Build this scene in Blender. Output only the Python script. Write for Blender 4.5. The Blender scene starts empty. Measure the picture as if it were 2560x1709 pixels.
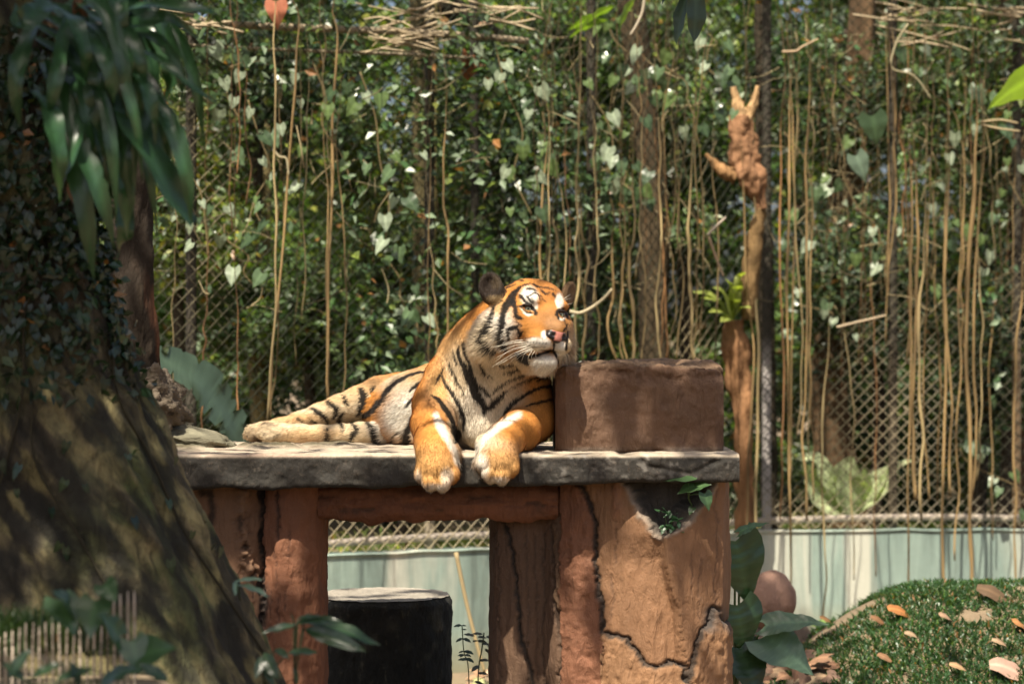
import bpy, math, random
import numpy as np
from mathutils import Vector, Matrix

# ------------------------------------------------------------------ camera, world, sun, exposure
scene = bpy.context.scene
COL = scene.collection
CAM_Z = 1.80            # eye height above the ground by the fence
FPX = 2560 * 85.0 / 36  # focal length in photograph pixels
cam_data = bpy.data.cameras.new('camera')
cam_data.lens = 85.0
cam_data.sensor_width = 36.0
cam_data.clip_start = 0.1
cam_data.clip_end = 500.0
cam_data.dof.use_dof = True
cam_data.dof.focus_distance = 8.72
cam_data.dof.aperture_fstop = 2.8
cam = bpy.data.objects.new('camera', cam_data)
cam.location = (0, 0, CAM_Z)
cam.rotation_euler = (math.radians(90), 0, 0)
COL.objects.link(cam)
scene.camera = cam

SUN_EL, SUN_AZ = 60.0, 203.0      # azimuth clockwise from +Y (the way the camera looks): behind the camera, a little to the left
world = bpy.data.worlds.new('World')
scene.world = world
world.use_nodes = True
wn = world.node_tree.nodes
sky = wn.new('ShaderNodeTexSky')
sky.sky_type = 'NISHITA'
sky.sun_disc = False
sky.sun_elevation = math.radians(SUN_EL)
sky.sun_rotation = math.radians(SUN_AZ)
sky.air_density = 0.75
sky.dust_density = 5.0
sky.ozone_density = 0.3
wn['Background'].inputs['Strength'].default_value = 0.10
world.node_tree.links.new(sky.outputs[0], wn['Background'].inputs['Color'])
sun_data = bpy.data.lights.new('sun', 'SUN')
sun_data.energy = 5.0
sun_data.angle = math.radians(0.6)
sun_data.color = (1.0, 0.91, 0.75)
sun = bpy.data.objects.new('sun', sun_data)
_el, _az = math.radians(SUN_EL), math.radians(SUN_AZ)
SUN_DIR = Vector((math.cos(_el) * math.sin(_az), math.cos(_el) * math.cos(_az), math.sin(_el)))   # towards the sun
sun.rotation_euler = SUN_DIR.to_track_quat('Z', 'Y').to_euler()
sun.location = (-3, -4, 12)
COL.objects.link(sun)
scene.view_settings.view_transform = 'Standard'
scene.view_settings.look = 'None'
scene.view_settings.exposure = 0.95
scene.view_settings.gamma = 1.0
scene.view_settings.use_curve_mapping = False
scene.render.engine = 'CYCLES'
scene.cycles.use_denoising = True
scene.cycles.max_bounces = 6
scene.cycles.diffuse_bounces = 3
scene.cycles.glossy_bounces = 2
scene.cycles.transmission_bounces = 3
scene.cycles.transparent_max_bounces = 4
scene.cycles.sample_clamp_indirect = 6.0
scene.cycles.caustics_reflective = False
scene.cycles.caustics_refractive = False

# ------------------------------------------------------------------ helpers
R = random.Random(7)
RNG = np.random.default_rng(11)

def W(px, py, Y):
    """photograph pixel at a distance Y in front of the camera -> world point"""
    return Vector(((px - 1280.0) / FPX * Y, Y, CAM_Z + (854.5 - py) / FPX * Y))

def Wa(px, py, Y):
    return np.array(W(px, py, Y))

def to_px(P):
    """world points (n,3) -> photograph pixels (n,2)"""
    return np.stack([1280.0 + P[:, 0] / P[:, 1] * FPX, 854.5 - (P[:, 2] - CAM_Z) / P[:, 1] * FPX], 1)

def tag(o, label=None, cat=None, group=None, kind=None):
    if label: o['label'] = label
    if cat: o['category'] = cat
    if group: o['group'] = group
    if kind: o['kind'] = kind
    return o

def empty(name, loc, label=None, cat=None, group=None, rz=0.0):
    o = bpy.data.objects.new(name, None)
    o.empty_display_size = 0.05
    o.location = loc
    o.rotation_euler = (0, 0, rz)
    COL.objects.link(o)
    tag(o, label, cat, group)
    return o

def link(name, me, parent=None, loc=None, rot=None, scale=None):
    o = bpy.data.objects.new(name, me)
    COL.objects.link(o)
    if parent is not None:
        o.parent = parent
        # geometry is written in world coordinates: cancel the parents' transform
        if loc is None:
            m = Matrix.Identity(4)
            chain = parent
            while chain is not None:
                m = (Matrix.Translation(chain.location) @ chain.rotation_euler.to_matrix().to_4x4() @ Matrix.Diagonal((*chain.scale, 1))) @ m
                chain = chain.parent
            inv = m.inverted()
            o.location = inv.to_translation()
            o.rotation_euler = inv.to_euler()
            o.scale = inv.to_scale()
    if loc is not None: o.location = loc
    if rot is not None: o.rotation_euler = rot
    if scale is not None: o.scale = scale
    return o

def mesh_np(name, V, Fq, mat=None, smooth=True, color=None, color_name='tint'):
    """fast mesh from arrays. Fq: (m,k) faces of one size, or a list of such arrays"""
    me = bpy.data.meshes.new(name)
    V = np.asarray(V, np.float32).reshape(-1, 3)
    groups = Fq if isinstance(Fq, (list, tuple)) else [Fq]
    groups = [np.asarray(g, np.int32) for g in groups if len(g)]
    me.vertices.add(len(V)); me.vertices.foreach_set('co', V.ravel())
    loops = np.concatenate([g.ravel() for g in groups])
    sizes = np.concatenate([np.full(len(g), g.shape[1], np.int32) for g in groups])
    starts = np.concatenate([[0], np.cumsum(sizes)[:-1]]).astype(np.int32)
    me.loops.add(len(loops)); me.loops.foreach_set('vertex_index', loops)
    me.polygons.add(len(sizes)); me.polygons.foreach_set('loop_start', starts)
    try: me.polygons.foreach_set('loop_total', sizes)
    except Exception: pass
    me.polygons.foreach_set('use_smooth', np.full(len(sizes), smooth))
    me.update(calc_edges=True)
    if color is not None:
        a = me.color_attributes.new(color_name, 'FLOAT_COLOR', 'POINT')
        c = np.ones((len(V), 4), np.float32); c[:, :3] = np.asarray(color, np.float32)
        a.data.foreach_set('color', c.ravel())
    if mat is not None: me.materials.append(mat)
    return me

class MB:
    """collects pieces of geometry into one mesh"""
    def __init__(self): self.V = []; self.F4 = []; self.F3 = []; self.C = []; self.n = 0
    def add(self, V, F, color=None):
        V = np.asarray(V, float).reshape(-1, 3); F = np.asarray(F, int)
        if len(F): (self.F4 if F.shape[1] == 4 else self.F3).append(F + self.n)
        self.V.append(V); self.C.append(np.tile(np.asarray(color if color is not None else (1, 1, 1), float), (len(V), 1)) if np.ndim(color) < 2 else np.asarray(color))
        self.n += len(V)
    def mesh(self, name, mat, smooth=True):
        gs = []
        if self.F4: gs.append(np.concatenate(self.F4))
        if self.F3: gs.append(np.concatenate(self.F3))
        return mesh_np(name, np.concatenate(self.V), gs, mat, smooth, np.concatenate(self.C))
    def build(self, name, mat, parent=None, smooth=True):
        return link(name, self.mesh(name, mat, smooth), parent)

def sun_gap(P, gaps, rg):
    """True where a leaf at P would shade one of the sunlit spots"""
    sd = np.array(SUN_DIR); r = np.zeros(len(P), bool)
    for cx_, cy_, cz_, rx_, ry_, pr in gaps:
        q = P - sd * ((P[:, 2] - cz_) / sd[2])[:, None]
        r |= (((q[:, 0] - cx_) / rx_) ** 2 + ((q[:, 1] - cy_) / ry_) ** 2 < 1) & (P[:, 2] > cz_) & (rg.random(len(P)) < pr)
    return r
# openings cut in the added crowns above so that the sun reaches the animal and a few spots behind: (x, y, z, rx, ry, how clear)
GAPS = [(-0.42, 8.9, 1.55, 0.85, 0.75, 0.80), (0.55, 8.6, 1.0, 0.5, 0.35, 0.6), (2.15, 15.0, 0.9, 0.9, 0.9, 1.0), (1.4, 14.0, 2.9, 0.35, 0.4, 0.9), (1.27, 13.9, 1.9, 0.3, 0.3, 1.0), (-0.2, 12.6, 0.4, 0.5, 0.6, 0.8), (1.9, 14.3, 0.4, 0.35, 0.4, 0.8), (2.6, 14.3, 0.4, 0.4, 0.5, 0.8),
        (-2.1, 15.2, 2.5, 0.5, 0.7, 0.9), (-1.2, 6.4, 1.1, 0.22, 0.28, 1.0), (-0.78, 6.5, 1.1, 0.26, 0.3, 1.0), (-1.2, 5.6, 1.0, 0.35, 0.3, 1.0), (1.95, 14.6, 1.5, 0.4, 0.5, 0.8)]

def hash01(i, s=0):
    v = np.sin(np.asarray(i, float) * 12.9898 + s * 78.233) * 43758.5453
    return v - np.floor(v)

def noise3(P, seed=0):
    """smooth value noise in -1..1"""
    P = np.asarray(P, float)
    I = np.floor(P).astype(int); f = P - I; f = f * f * (3 - 2 * f)
    def h(ix, iy, iz):
        n = (ix * 73856093) ^ (iy * 19349663) ^ (iz * 83492791) ^ (seed * 2654435761 & 0x7fffffff)
        n = (n ^ (n >> 13)) * 1274126177 & 0x7fffffff
        return ((n ^ (n >> 16)) & 0xffff) / 32767.5 - 1
    r = 0
    for dx in (0, 1):
        for dy in (0, 1):
            for dz in (0, 1):
                w = (f[:, 0] if dx else 1 - f[:, 0]) * (f[:, 1] if dy else 1 - f[:, 1]) * (f[:, 2] if dz else 1 - f[:, 2])
                r = r + w * h(I[:, 0] + dx, I[:, 1] + dy, I[:, 2] + dz)
    return r

def fbm(P, seed=0, oct=4):
    P = np.asarray(P, float); r = 0; a = 1.0; s = 0
    for k in range(oct):
        r = r + a * noise3(P * 2 ** k + 17.3 * k, seed + k); s += a; a *= 0.5
    return r / s

def tube(mb, pts, radii, sides=8, color=None, cap=True, squash=1.0):
    """tapered tube along points"""
    P = np.asarray([tuple(p) for p in pts], float); n = len(P)
    rad = np.broadcast_to(np.asarray(radii, float), (n,))
    T = np.gradient(P, axis=0); T /= np.linalg.norm(T, axis=1)[:, None] + 1e-9
    ref = np.array([0.0, 0, 1]) if abs(T[:, 2]).mean() < 0.8 else np.array([1.0, 0, 0])
    A = np.cross(T, ref); A /= np.linalg.norm(A, axis=1)[:, None] + 1e-9
    B = np.cross(T, A)
    ang = np.linspace(0, 2 * np.pi, sides, endpoint=False)
    V = (P[:, None] + rad[:, None, None] * (A[:, None] * np.cos(ang)[None, :, None] + squash * B[:, None] * np.sin(ang)[None, :, None])).reshape(-1, 3)
    i = np.arange(n - 1)[:, None] * sides; j = np.arange(sides)[None]; k = (j + 1) % sides
    F = np.stack([i + j, i + k, i + sides + k, i + sides + j], -1).reshape(-1, 4)
    col = color
    base = mb.n
    mb.add(V, F, col)
    if cap:
        for e, c in ((0, P[0]), (n - 1, P[-1])):
            ring = base + e * sides + np.arange(sides)
            ci = mb.n
            cc = col if np.ndim(col) < 2 else col[e * sides]
            mb.add([c], np.zeros((0, 3), int), cc)
            t = np.stack([np.full(sides, ci), ring, np.roll(ring, -1)], 1)
            mb.F3.append(t[:, ::-1] if e == 0 else t)

def spline(pts, n):
    """Catmull-Rom through points (any dimension)"""
    P = np.asarray([tuple(p) for p in pts], float)
    if len(P) == 2: return P[0] + (P[1] - P[0]) * np.linspace(0, 1, n)[:, None]
    Q = np.vstack([2 * P[0] - P[1], P, 2 * P[-1] - P[-2]])
    t = np.linspace(0, len(P) - 1 - 1e-6, n); i = t.astype(int); f = (t - i)[:, None]
    a, b, c, d = Q[i], Q[i + 1], Q[i + 2], Q[i + 3]
    return 0.5 * (2 * b + (c - a) * f + (2 * a - 5 * b + 4 * c - d) * f ** 2 + (3 * b - a - 3 * c + d) * f ** 3)

# ------------------------------------------------------------------ materials
def new_mat(name):
    m = bpy.data.materials.new(name); m.use_nodes = True
    nt = m.node_tree; b = nt.nodes['Principled BSDF']
    return m, nt, b

def nd(nt, kind, **kw):
    n = nt.nodes.new(kind)
    for k, v in kw.items():
        if k in n.inputs: n.inputs[k].default_value = v
        else: setattr(n, k, v)
    return n

def ramp(nt, fac, stops):
    r = nt.nodes.new('ShaderNodeValToRGB')
    el = r.color_ramp.elements
    while len(el) < len(stops): el.new(0.5)
    for e, (p, c) in zip(el, stops):
        e.position = p; e.color = (*c, 1) if len(c) == 3 else c
    nt.links.new(fac, r.inputs[0])
    return r.outputs[0]

def mixc(nt, fac, a, b, mode='MIX'):
    m = nt.nodes.new('ShaderNodeMix'); m.data_type = 'RGBA'; m.blend_type = mode
    for s, v in ((m.inputs[0], fac), (m.inputs[6], a), (m.inputs[7], b)):
        if hasattr(v, 'is_output'): nt.links.new(v, s)
        elif isinstance(v, (int, float)): s.default_value = v
        else: s.default_value = (*v, 1)
    return m.outputs[2]

def math_n(nt, op, a, b=0.0, clamp=False):
    m = nt.nodes.new('ShaderNodeMath'); m.operation = op; m.use_clamp = clamp
    for s, v in zip(m.inputs, (a, b)):
        if hasattr(v, 'is_output'): nt.links.new(v, s)
        else: s.default_value = v
    return m.outputs[0]

def objco(nt, scale=(1, 1, 1), geo=True):
    """world-position texture coordinates with a per-axis scale"""
    g = nt.nodes.new('ShaderNodeNewGeometry')
    mp = nt.nodes.new('ShaderNodeMapping'); mp.inputs['Scale'].default_value = scale
    nt.links.new(g.outputs['Position'], mp.inputs[0])
    return mp.outputs[0]

def noise_n(nt, vec, scale, detail=4.0, rough=0.55, dist=0.0):
    n = nd(nt, 'ShaderNodeTexNoise', Scale=scale, Detail=detail, Roughness=rough, Distortion=dist)
    nt.links.new(vec, n.inputs['Vector'])
    return n.outputs['Fac']

def bump(nt, b, h, strength=0.5, dist=0.01, prev=None):
    n = nd(nt, 'ShaderNodeBump', Strength=strength, Distance=dist)
    nt.links.new(h, n.inputs['Height'])
    if prev is not None: nt.links.new(prev, n.inputs['Normal'])
    nt.links.new(n.outputs[0], b.inputs['Normal'])
    return n.outputs[0]

def attr(nt, name='tint'):
    a = nt.nodes.new('ShaderNodeAttribute'); a.attribute_name = name
    return a.outputs['Color']

def leaf_mat(name, rough=0.42, trans=0.28, spec=0.5):
    m, nt, b = new_mat(name)
    c = attr(nt)
    v = objco(nt)
    n = noise_n(nt, v, 35, 3)
    c2 = mixc(nt, math_n(nt, 'MULTIPLY', n, 0.22), c, (0.02, 0.04, 0.012))
    nt.links.new(c2, b.inputs['Base Color'])
    b.inputs['Roughness'].default_value = rough
    b.inputs['Specular IOR Level'].default_value = spec
    t = nt.nodes.new('ShaderNodeBsdfTranslucent')
    tc = mixc(nt, 1.0, c2, (2.0, 2.2, 0.7), 'MULTIPLY')
    nt.links.new(tc, t.inputs[0])
    mx = nt.nodes.new('ShaderNodeMixShader'); mx.inputs[0].default_value = trans
    nt.links.new(b.outputs[0], mx.inputs[1]); nt.links.new(t.outputs[0], mx.inputs[2])
    nt.links.new(mx.outputs[0], nt.nodes['Material Output'].inputs[0])
    return m

def tint_mat(name, rough=0.7, spec=0.3, nscale=20, namt=0.3, bscale=60, bst=0.3, bdist=0.004, stretch=(1, 1, 1)):
    m, nt, b = new_mat(name)
    v = objco(nt, stretch)
    n = noise_n(nt, v, nscale, 5)
    c = mixc(nt, math_n(nt, 'MULTIPLY', n, namt), attr(nt), (0.03, 0.022, 0.015))
    nt.links.new(c, b.inputs['Base Color'])
    b.inputs['Roughness'].default_value = rough
    b.inputs['Specular IOR Level'].default_value = spec
    bump(nt, b, noise_n(nt, v, bscale, 6), bst, bdist)
    return m
# ------------------------------------------------------------------ the setting: ground, wall, fence
SLAB_TOP = CAM_Z - 0.39
# line of the enclosure wall on the ground: (px, distance) pairs, nearer on the left, bending to run across the view on the right
WALL = [(-700, 11.2), (-200, 11.75), (400, 12.3), (820, 12.74), (1220, 13.18), (1600, 13.75), (1880, 14.42), (2200, 14.5), (2900, 14.6)]
WALL_XY = np.array([((p - 1280) / FPX * Y, Y) for p, Y in WALL])
_seg = np.linalg.norm(np.diff(WALL_XY, axis=0), axis=1); WALL_S = np.concatenate([[0], np.cumsum(_seg)])
WALL_LEN = WALL_S[-1]
WALL_H = CAM_Z - 1.1286
def wall_at(s):
    return np.stack([np.interp(s, WALL_S, WALL_XY[:, 0]), np.interp(s, WALL_S, WALL_XY[:, 1])], -1)
def wall_s_at_px(px):
    ss = np.linspace(0, WALL_LEN, 2000); q = wall_at(ss)
    return float(np.interp(px, 1280 + q[:, 0] / q[:, 1] * FPX, ss))

def ground_z(x, y):
    x = np.asarray(x, float); y = np.asarray(y, float)
    # grassy bank swelling up on the right between platform and wall, terrace behind the wall
    b = np.clip((x - 0.72) / 1.25, 0, 1); b = b * b * (3 - 2 * b)
    f = np.exp(-((y - 11.3) / 1.25) ** 2)
    z = 0.66 * b * f
    t = np.clip((y - np.interp(x, WALL_XY[:, 0], WALL_XY[:, 1]) - 0.12) / 0.25, 0, 1)
    z = z * (1 - t) + t * (0.50 + 0.02 * (y - 14))
    return z + 0.015 * np.sin(x * 3.1 + y) * np.cos(y * 2.3)

m, nt, b = new_mat('soil')
v = objco(nt); n1 = noise_n(nt, v, 1.7, 6); n2 = noise_n(nt, v, 14, 6)
c = ramp(nt, n1, [(0.3, (0.075, 0.050, 0.030)), (0.55, (0.16, 0.115, 0.07)), (0.75, (0.10, 0.10, 0.04))])
c = mixc(nt, math_n(nt, 'MULTIPLY', n2, 0.5), c, (0.30, 0.23, 0.15))
nt.links.new(c, b.inputs['Base Color']); b.inputs['Roughness'].default_value = 0.95
bump(nt, b, n2, 0.6, 0.03)
MAT_SOIL = m
gx = np.concatenate([np.linspace(-60, -8, 14), np.linspace(-7.5, 7.5, 121), np.linspace(8, 60, 14)])
gy = np.concatenate([np.linspace(-12, 2, 10), np.linspace(2.5, 22, 157), np.linspace(23, 90, 18)])
GX, GY = np.meshgrid(gx, gy, indexing='ij')
GZ = ground_z(GX, GY) + 0.02 * fbm(np.stack([GX.ravel() * 2, GY.ravel() * 2, GX.ravel() * 0], 1), 5).reshape(GX.shape)
nx, ny = GX.shape
I = (np.arange(nx - 1)[:, None] * ny + np.arange(ny - 1)[None]).ravel()
o = link('ground', mesh_np('ground', np.stack([GX, GY, GZ], -1), np.stack([I, I + ny, I + ny + 1, I + 1], 1), MAT_SOIL))
tag(o, 'bare brown soil ground of the enclosure rising to a bank', 'ground', kind='structure')

# concrete wall, pale green, streaked
m, nt, b = new_mat('green_concrete')
v = objco(nt); vs = objco(nt, (2.6, 2.6, 0.30))
st = noise_n(nt, vs, 1.5, 6, 0.68, 0.7); st2 = noise_n(nt, objco(nt, (1.7, 1.7, 0.22)), 1.1, 5, 0.6, 0.8); fine = noise_n(nt, v, 25, 5)
c = ramp(nt, st, [(0.30, (0.09, 0.12, 0.105)), (0.46, (0.19, 0.26, 0.23)), (0.60, (0.28, 0.37, 0.32)), (0.75, (0.55, 0.60, 0.52))])
c = mixc(nt, ramp(nt, st2, [(0.50, (0, 0, 0)), (0.60, (0.8, 0.8, 0.8))]), c, (0.62, 0.60, 0.50))
sx = nt.nodes.new('ShaderNodeSeparateXYZ'); g_ = nt.nodes.new('ShaderNodeNewGeometry'); nt.links.new(g_.outputs['Position'], sx.inputs[0])
low = math_n(nt, 'SUBTRACT', 1.0, math_n(nt, 'MULTIPLY', sx.outputs[2], 4.0), True)
c = mixc(nt, math_n(nt, 'MULTIPLY', low, 0.75), c, (0.30, 0.26, 0.14))
c = mixc(nt, math_n(nt, 'MULTIPLY', fine, 0.25), c, (0.2, 0.2, 0.16))
nt.links.new(c, b.inputs['Base Color']); b.inputs['Roughness'].default_value = 0.8
bump(nt, b, fine, 0.3, 0.006)
MAT_WALL = m
ss = np.linspace(0, WALL_LEN, 260); q = wall_at(ss)
tn = np.gradient(q, axis=0); tn /= np.linalg.norm(tn, axis=1)[:, None]; nrm = np.stack([tn[:, 1], -tn[:, 0]], 1)   # towards the camera
prof = [(0, -0.1), (0, 0.2), (0, 0.4), (0, WALL_H - 0.02), (0.012, WALL_H), (-0.14, WALL_H + 0.004), (-0.15, WALL_H - 0.02), (-0.15, -0.1)]
V = np.stack([np.concatenate([q + nrm * a + 0.004 * noise3(np.stack([ss * 3, np.full_like(ss, z * 5), ss * 0], 1))[:, None] * nrm, np.full((len(ss), 1), z + (0.006 * noise3(np.stack([ss * 6, ss * 0, ss * 0], 1))[:, None] if z > 0.6 else 0))], 1) for a, z in prof], 1)
k = len(prof); i = np.arange(len(ss) - 1)[:, None] * k; j = np.arange(k - 1)[None]
me = mesh_np('concrete_wall', V.reshape(-1, 3), np.stack([i + j, i + k + j, i + k + j + 1, i + j + 1], -1).reshape(-1, 4), MAT_WALL, False)
tag(link('concrete_wall', me), 'low pale green concrete wall with dark and chalky streaks', 'wall')

# chain-link fence on top of the wall
MAT_RUST = tint_mat('weathered_pipe', 0.65, 0.4, 18, 0.7, 60, 0.4, 0.003)
m, nt, b = new_mat('old_wire')
nt.links.new(attr(nt), b.inputs['Base Color']); b.inputs['Roughness'].default_value = 0.75; b.inputs['Specular IOR Level'].default_value = 0.15
MAT_WIRE = m
fence = empty('chain_link_fence', (*wall_at(wall_s_at_px(1500)), WALL_H), 'tall rusty chain-link fence standing on the green concrete wall', 'fence')
FTOP = 3.95; p_ = 0.037
us = np.arange(wall_s_at_px(-150), wall_s_at_px(2700), p_)
zs = np.arange(WALL_H + 0.015, FTOP, p_)
mb = MB(); r_ = 0.0027
par = (np.arange(len(us))[:, None] + np.arange(len(zs))[None]) % 2
XY = wall_at(us); NN = np.stack([np.interp(us, ss, nrm[:, 0]), np.interp(us, ss, nrm[:, 1])], 1)
def node(i, j, dn):
    p = XY[i] + NN[i] * (-0.05 + dn)[:, None]
    jit = 0.004 * noise3(np.stack([us[i] * 3, zs[j] * 3, 0 * us[i]], 1))
    return np.concatenate([p, (zs[j] + jit)[:, None]], 1)
ii, jj = np.meshgrid(np.arange(len(us) - 1), np.arange(len(zs) - 1), indexing='ij'); ii = ii.ravel(); jj = jj.ravel()
up = ((ii + jj) % 2 == 0)
A = np.where(up[:, None], node(ii, jj, np.full(len(ii), 0.003)), node(ii, jj + 1, np.full(len(ii), -0.003)))
Bq = np.where(up[:, None], node(ii + 1, jj + 1, np.full(len(ii), 0.003)), node(ii + 1, jj, np.full(len(ii), -0.003)))
T = Bq - A; T /= np.linalg.norm(T, axis=1)[:, None]
N3 = np.concatenate([NN[ii], np.zeros((len(ii), 1))], 1); S3 = np.cross(T, N3)
ring = [(0.7, 0.7), (0.7, -0.7), (-0.7, -0.7), (-0.7, 0.7)]
V = np.stack([Pq + r_ * (a * N3 + c_ * S3) for Pq in (A - T * 0.003, Bq + T * 0.003) for a, c_ in ring], 1)
F = np.array([[0, 1, 5, 4], [1, 2, 6, 5], [2, 3, 7, 6], [3, 0, 4, 7]])
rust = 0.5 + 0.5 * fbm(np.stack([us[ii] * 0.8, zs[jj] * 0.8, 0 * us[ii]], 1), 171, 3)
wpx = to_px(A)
bare = np.maximum.reduce([np.exp(-(((wpx[:, 0] - 2250) / 130) ** 2 + ((wpx[:, 1] - 1020) / 230) ** 2)), 0.7 * np.exp(-(((wpx[:, 0] - 490) / 70) ** 2 + ((wpx[:, 1] - 560) / 260) ** 2)), np.clip((wpx[:, 1] - 1220) / 60, 0, 1), 0.8 * np.exp(-(((wpx[:, 0] - 1720) / 60) ** 2 + ((wpx[:, 1] - 860) / 90) ** 2)), 0.6 * np.exp(-(((wpx[:, 0] - 2540) / 40) ** 2 + ((wpx[:, 1] - 800) / 250) ** 2))])  # sunlit stretches of wire painted pale, shaded ones painted nearly black
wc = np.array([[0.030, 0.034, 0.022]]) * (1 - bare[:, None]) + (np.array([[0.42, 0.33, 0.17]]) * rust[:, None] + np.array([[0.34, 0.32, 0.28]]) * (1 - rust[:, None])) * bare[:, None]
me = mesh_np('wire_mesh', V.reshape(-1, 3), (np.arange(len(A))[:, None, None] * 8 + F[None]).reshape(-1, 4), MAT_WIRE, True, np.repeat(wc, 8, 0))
o = link('wire_mesh', me, fence); o['kind'] = 'stuff'
def fence_tube(name, pts, r, col):
    mb = MB(); tube(mb, pts, r, 12, col); return mb.build(name, MAT_RUST, fence)
for z_, r__, col, xa, xb in ((CAM_Z - 1.069, 0.021, (0.50, 0.43, 0.36), -150, 2700), (3.46, 0.020, (0.46, 0.37, 0.25), -150, 1340), (3.34, 0.010, (0.44, 0.36, 0.24), -150, 1200)):
    u_ = np.linspace(wall_s_at_px(xa), wall_s_at_px(xb), 60); xy_ = wall_at(u_)
    nn_ = np.stack([np.interp(u_, ss, nrm[:, 0]), np.interp(u_, ss, nrm[:, 1])], 1)
    fence_tube('rail', np.concatenate([xy_ - nn_ * 0.085, np.full((60, 1), z_) + 0.012 * np.sin(u_ * 2)[:, None]], 1), r__, col)
for px_, col in ((470, (0.09, 0.08, 0.06)), (1072, (0.40, 0.34, 0.24)), (1480, (0.07, 0.06, 0.045)), (1922, (0.50, 0.46, 0.44)), (2240, (0.10, 0.08, 0.05)), (2552, (0.20, 0.13, 0.07))):
    x, y = wall_at(wall_s_at_px(px_)); zc_ = np.linspace(WALL_H - 0.1, FTOP + 0.25, 24)
    cc_ = np.repeat(np.where((zc_ < 1.75)[:, None], [col], [[0.055, 0.048, 0.034]]), 12, 0)      # lichen only on the lower part
    fence_tube('post', np.stack([np.full(24, x), np.full(24, y + 0.12), zc_], 1), 0.028, cc_)

# ------------------------------------------------------------------ leaves
MAT_LEAF = leaf_mat('leaf', 0.40, 0.30)
MAT_GLOSSY = leaf_mat('glossy_leaf', 0.30, 0.20, 0.6)
MAT_DRY = tint_mat('dry_leaf', 0.7, 0.3, 60, 0.35, 200, 0.3, 0.002)
MAT_BARK = tint_mat('bark', 0.9, 0.15, 14, 0.65, 45, 0.9, 0.02, (1, 1, 0.35))
MAT_ROOT = tint_mat('aerial_root', 0.75, 0.3, 10, 0.5, 70, 0.6, 0.004, (1, 1, 0.25))

def leaf_cloud(name, P, L, Wd, col, mat, parent=None, up=0.5, rng=RNG, droop=0.25, kind=None, face=None):
    """many small folded leaves as one mesh; up = how much they lie flat"""
    n = len(P)
    D = rng.normal(0, 1, (n, 3)); D[:, 2] = D[:, 2] * 0.6 - droop; D /= np.linalg.norm(D, axis=1)[:, None]
    N = rng.normal(0, 1, (n, 3)) * (1 - up) + np.array([0, 0, 1.0]) * up
    if face is not None: N = N + face
    N -= (N * D).sum(1)[:, None] * D; N /= np.linalg.norm(N, axis=1)[:, None] + 1e-9
    S = np.cross(D, N)
    L = np.broadcast_to(L, (n,))[:, None]; Wd = np.broadcast_to(Wd, (n,))[:, None]
    V = np.stack([P, P + D * L * 0.42 + S * Wd * 0.5 + N * Wd * 0.12, P + D * L - N * L * 0.10, P + D * L * 0.42 - S * Wd * 0.5 + N * Wd * 0.12], 1).reshape(-1, 3)
    b_ = np.arange(n)[:, None] * 4
    F = np.concatenate([b_ + np.array([[0, 1, 2]]), b_ + np.array([[0, 2, 3]])])
    me = mesh_np(name, V, F, mat, False, np.repeat(col, 4, 0))
    o = link(name, me, parent)
    if kind: o['kind'] = kind
    return o

def greens(n, rng=RNG, base=(0.055, 0.085, 0.030), var=0.45, yellow=0.12, pale=0.0):
    c = np.tile(np.array(base), (n, 1)) * rng.uniform(1 - var, 1 + var, (n, 1)) * rng.uniform(0.88, 1.12, (n, 3))
    y = rng.random(n) < yellow; c[y] = c[y] * np.array([2.2, 1.6, 0.9])
    if pale:
        y = rng.random(n) < pale; c[y] = np.array([0.20, 0.26, 0.17]) * rng.uniform(0.7, 1.2, (y.sum(), 1))  # pale leaf colour stands in for bright sunlit dapples in the foliage
    d = rng.random(n) < 0.02; c[d] = np.array([0.30, 0.14, 0.05])
    return np.clip(c, 0.006, 0.6)

def frond(mb, pts, widths, normal, col=(0.05, 0.08, 0.03), fold=0.25, wave=0.0, n=14, seed=0, tear=0.0):
    """a strap-shaped leaf along a line: midrib, two blades, wavy edges"""
    C = spline(pts, n); w = np.interp(np.linspace(0, 1, n), np.linspace(0, 1, len(widths)), widths) * 0.5
    T = np.gradient(C, axis=0); T /= np.linalg.norm(T, axis=1)[:, None] + 1e-9
    N = np.asarray(normal, float) - (T @ np.asarray(normal, float))[:, None] * T; N /= np.linalg.norm(N, axis=1)[:, None] + 1e-9
    S = np.cross(T, N)
    t = np.linspace(0, 1, n)
    rr = np.random.default_rng(seed)
    rows = []
    for a in (-1.0, -0.55, 0.0, 0.55, 1.0):
        ww = w * abs(a)
        off = fold * ww + wave * w * abs(a) * np.sin(t * 17 + seed + (2 if a > 0 else 0))
        if tear and abs(a) == 1.0: ww = ww * (1 - tear * np.clip(rr.normal(0, 1, n) - 0.6, 0, 1))
        rows.append(C + S * (np.sign(a) * ww)[:, None] + N * off[:, None])
    V = np.stack(rows, 1).reshape(-1, 3)
    i = np.arange(n - 1)[:, None] * 5; j = np.arange(4)[None]
    F = np.stack([i + j, i + j + 1, i + 5 + j + 1, i + 5 + j], -1).reshape(-1, 4)
    cc = np.tile(np.asarray(col, float), (len(V), 1)) * (0.85 + 0.3 * rr.random((len(V), 1))); cc[2::5] *= 1.35
    mb.add(V, F, cc)

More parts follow.
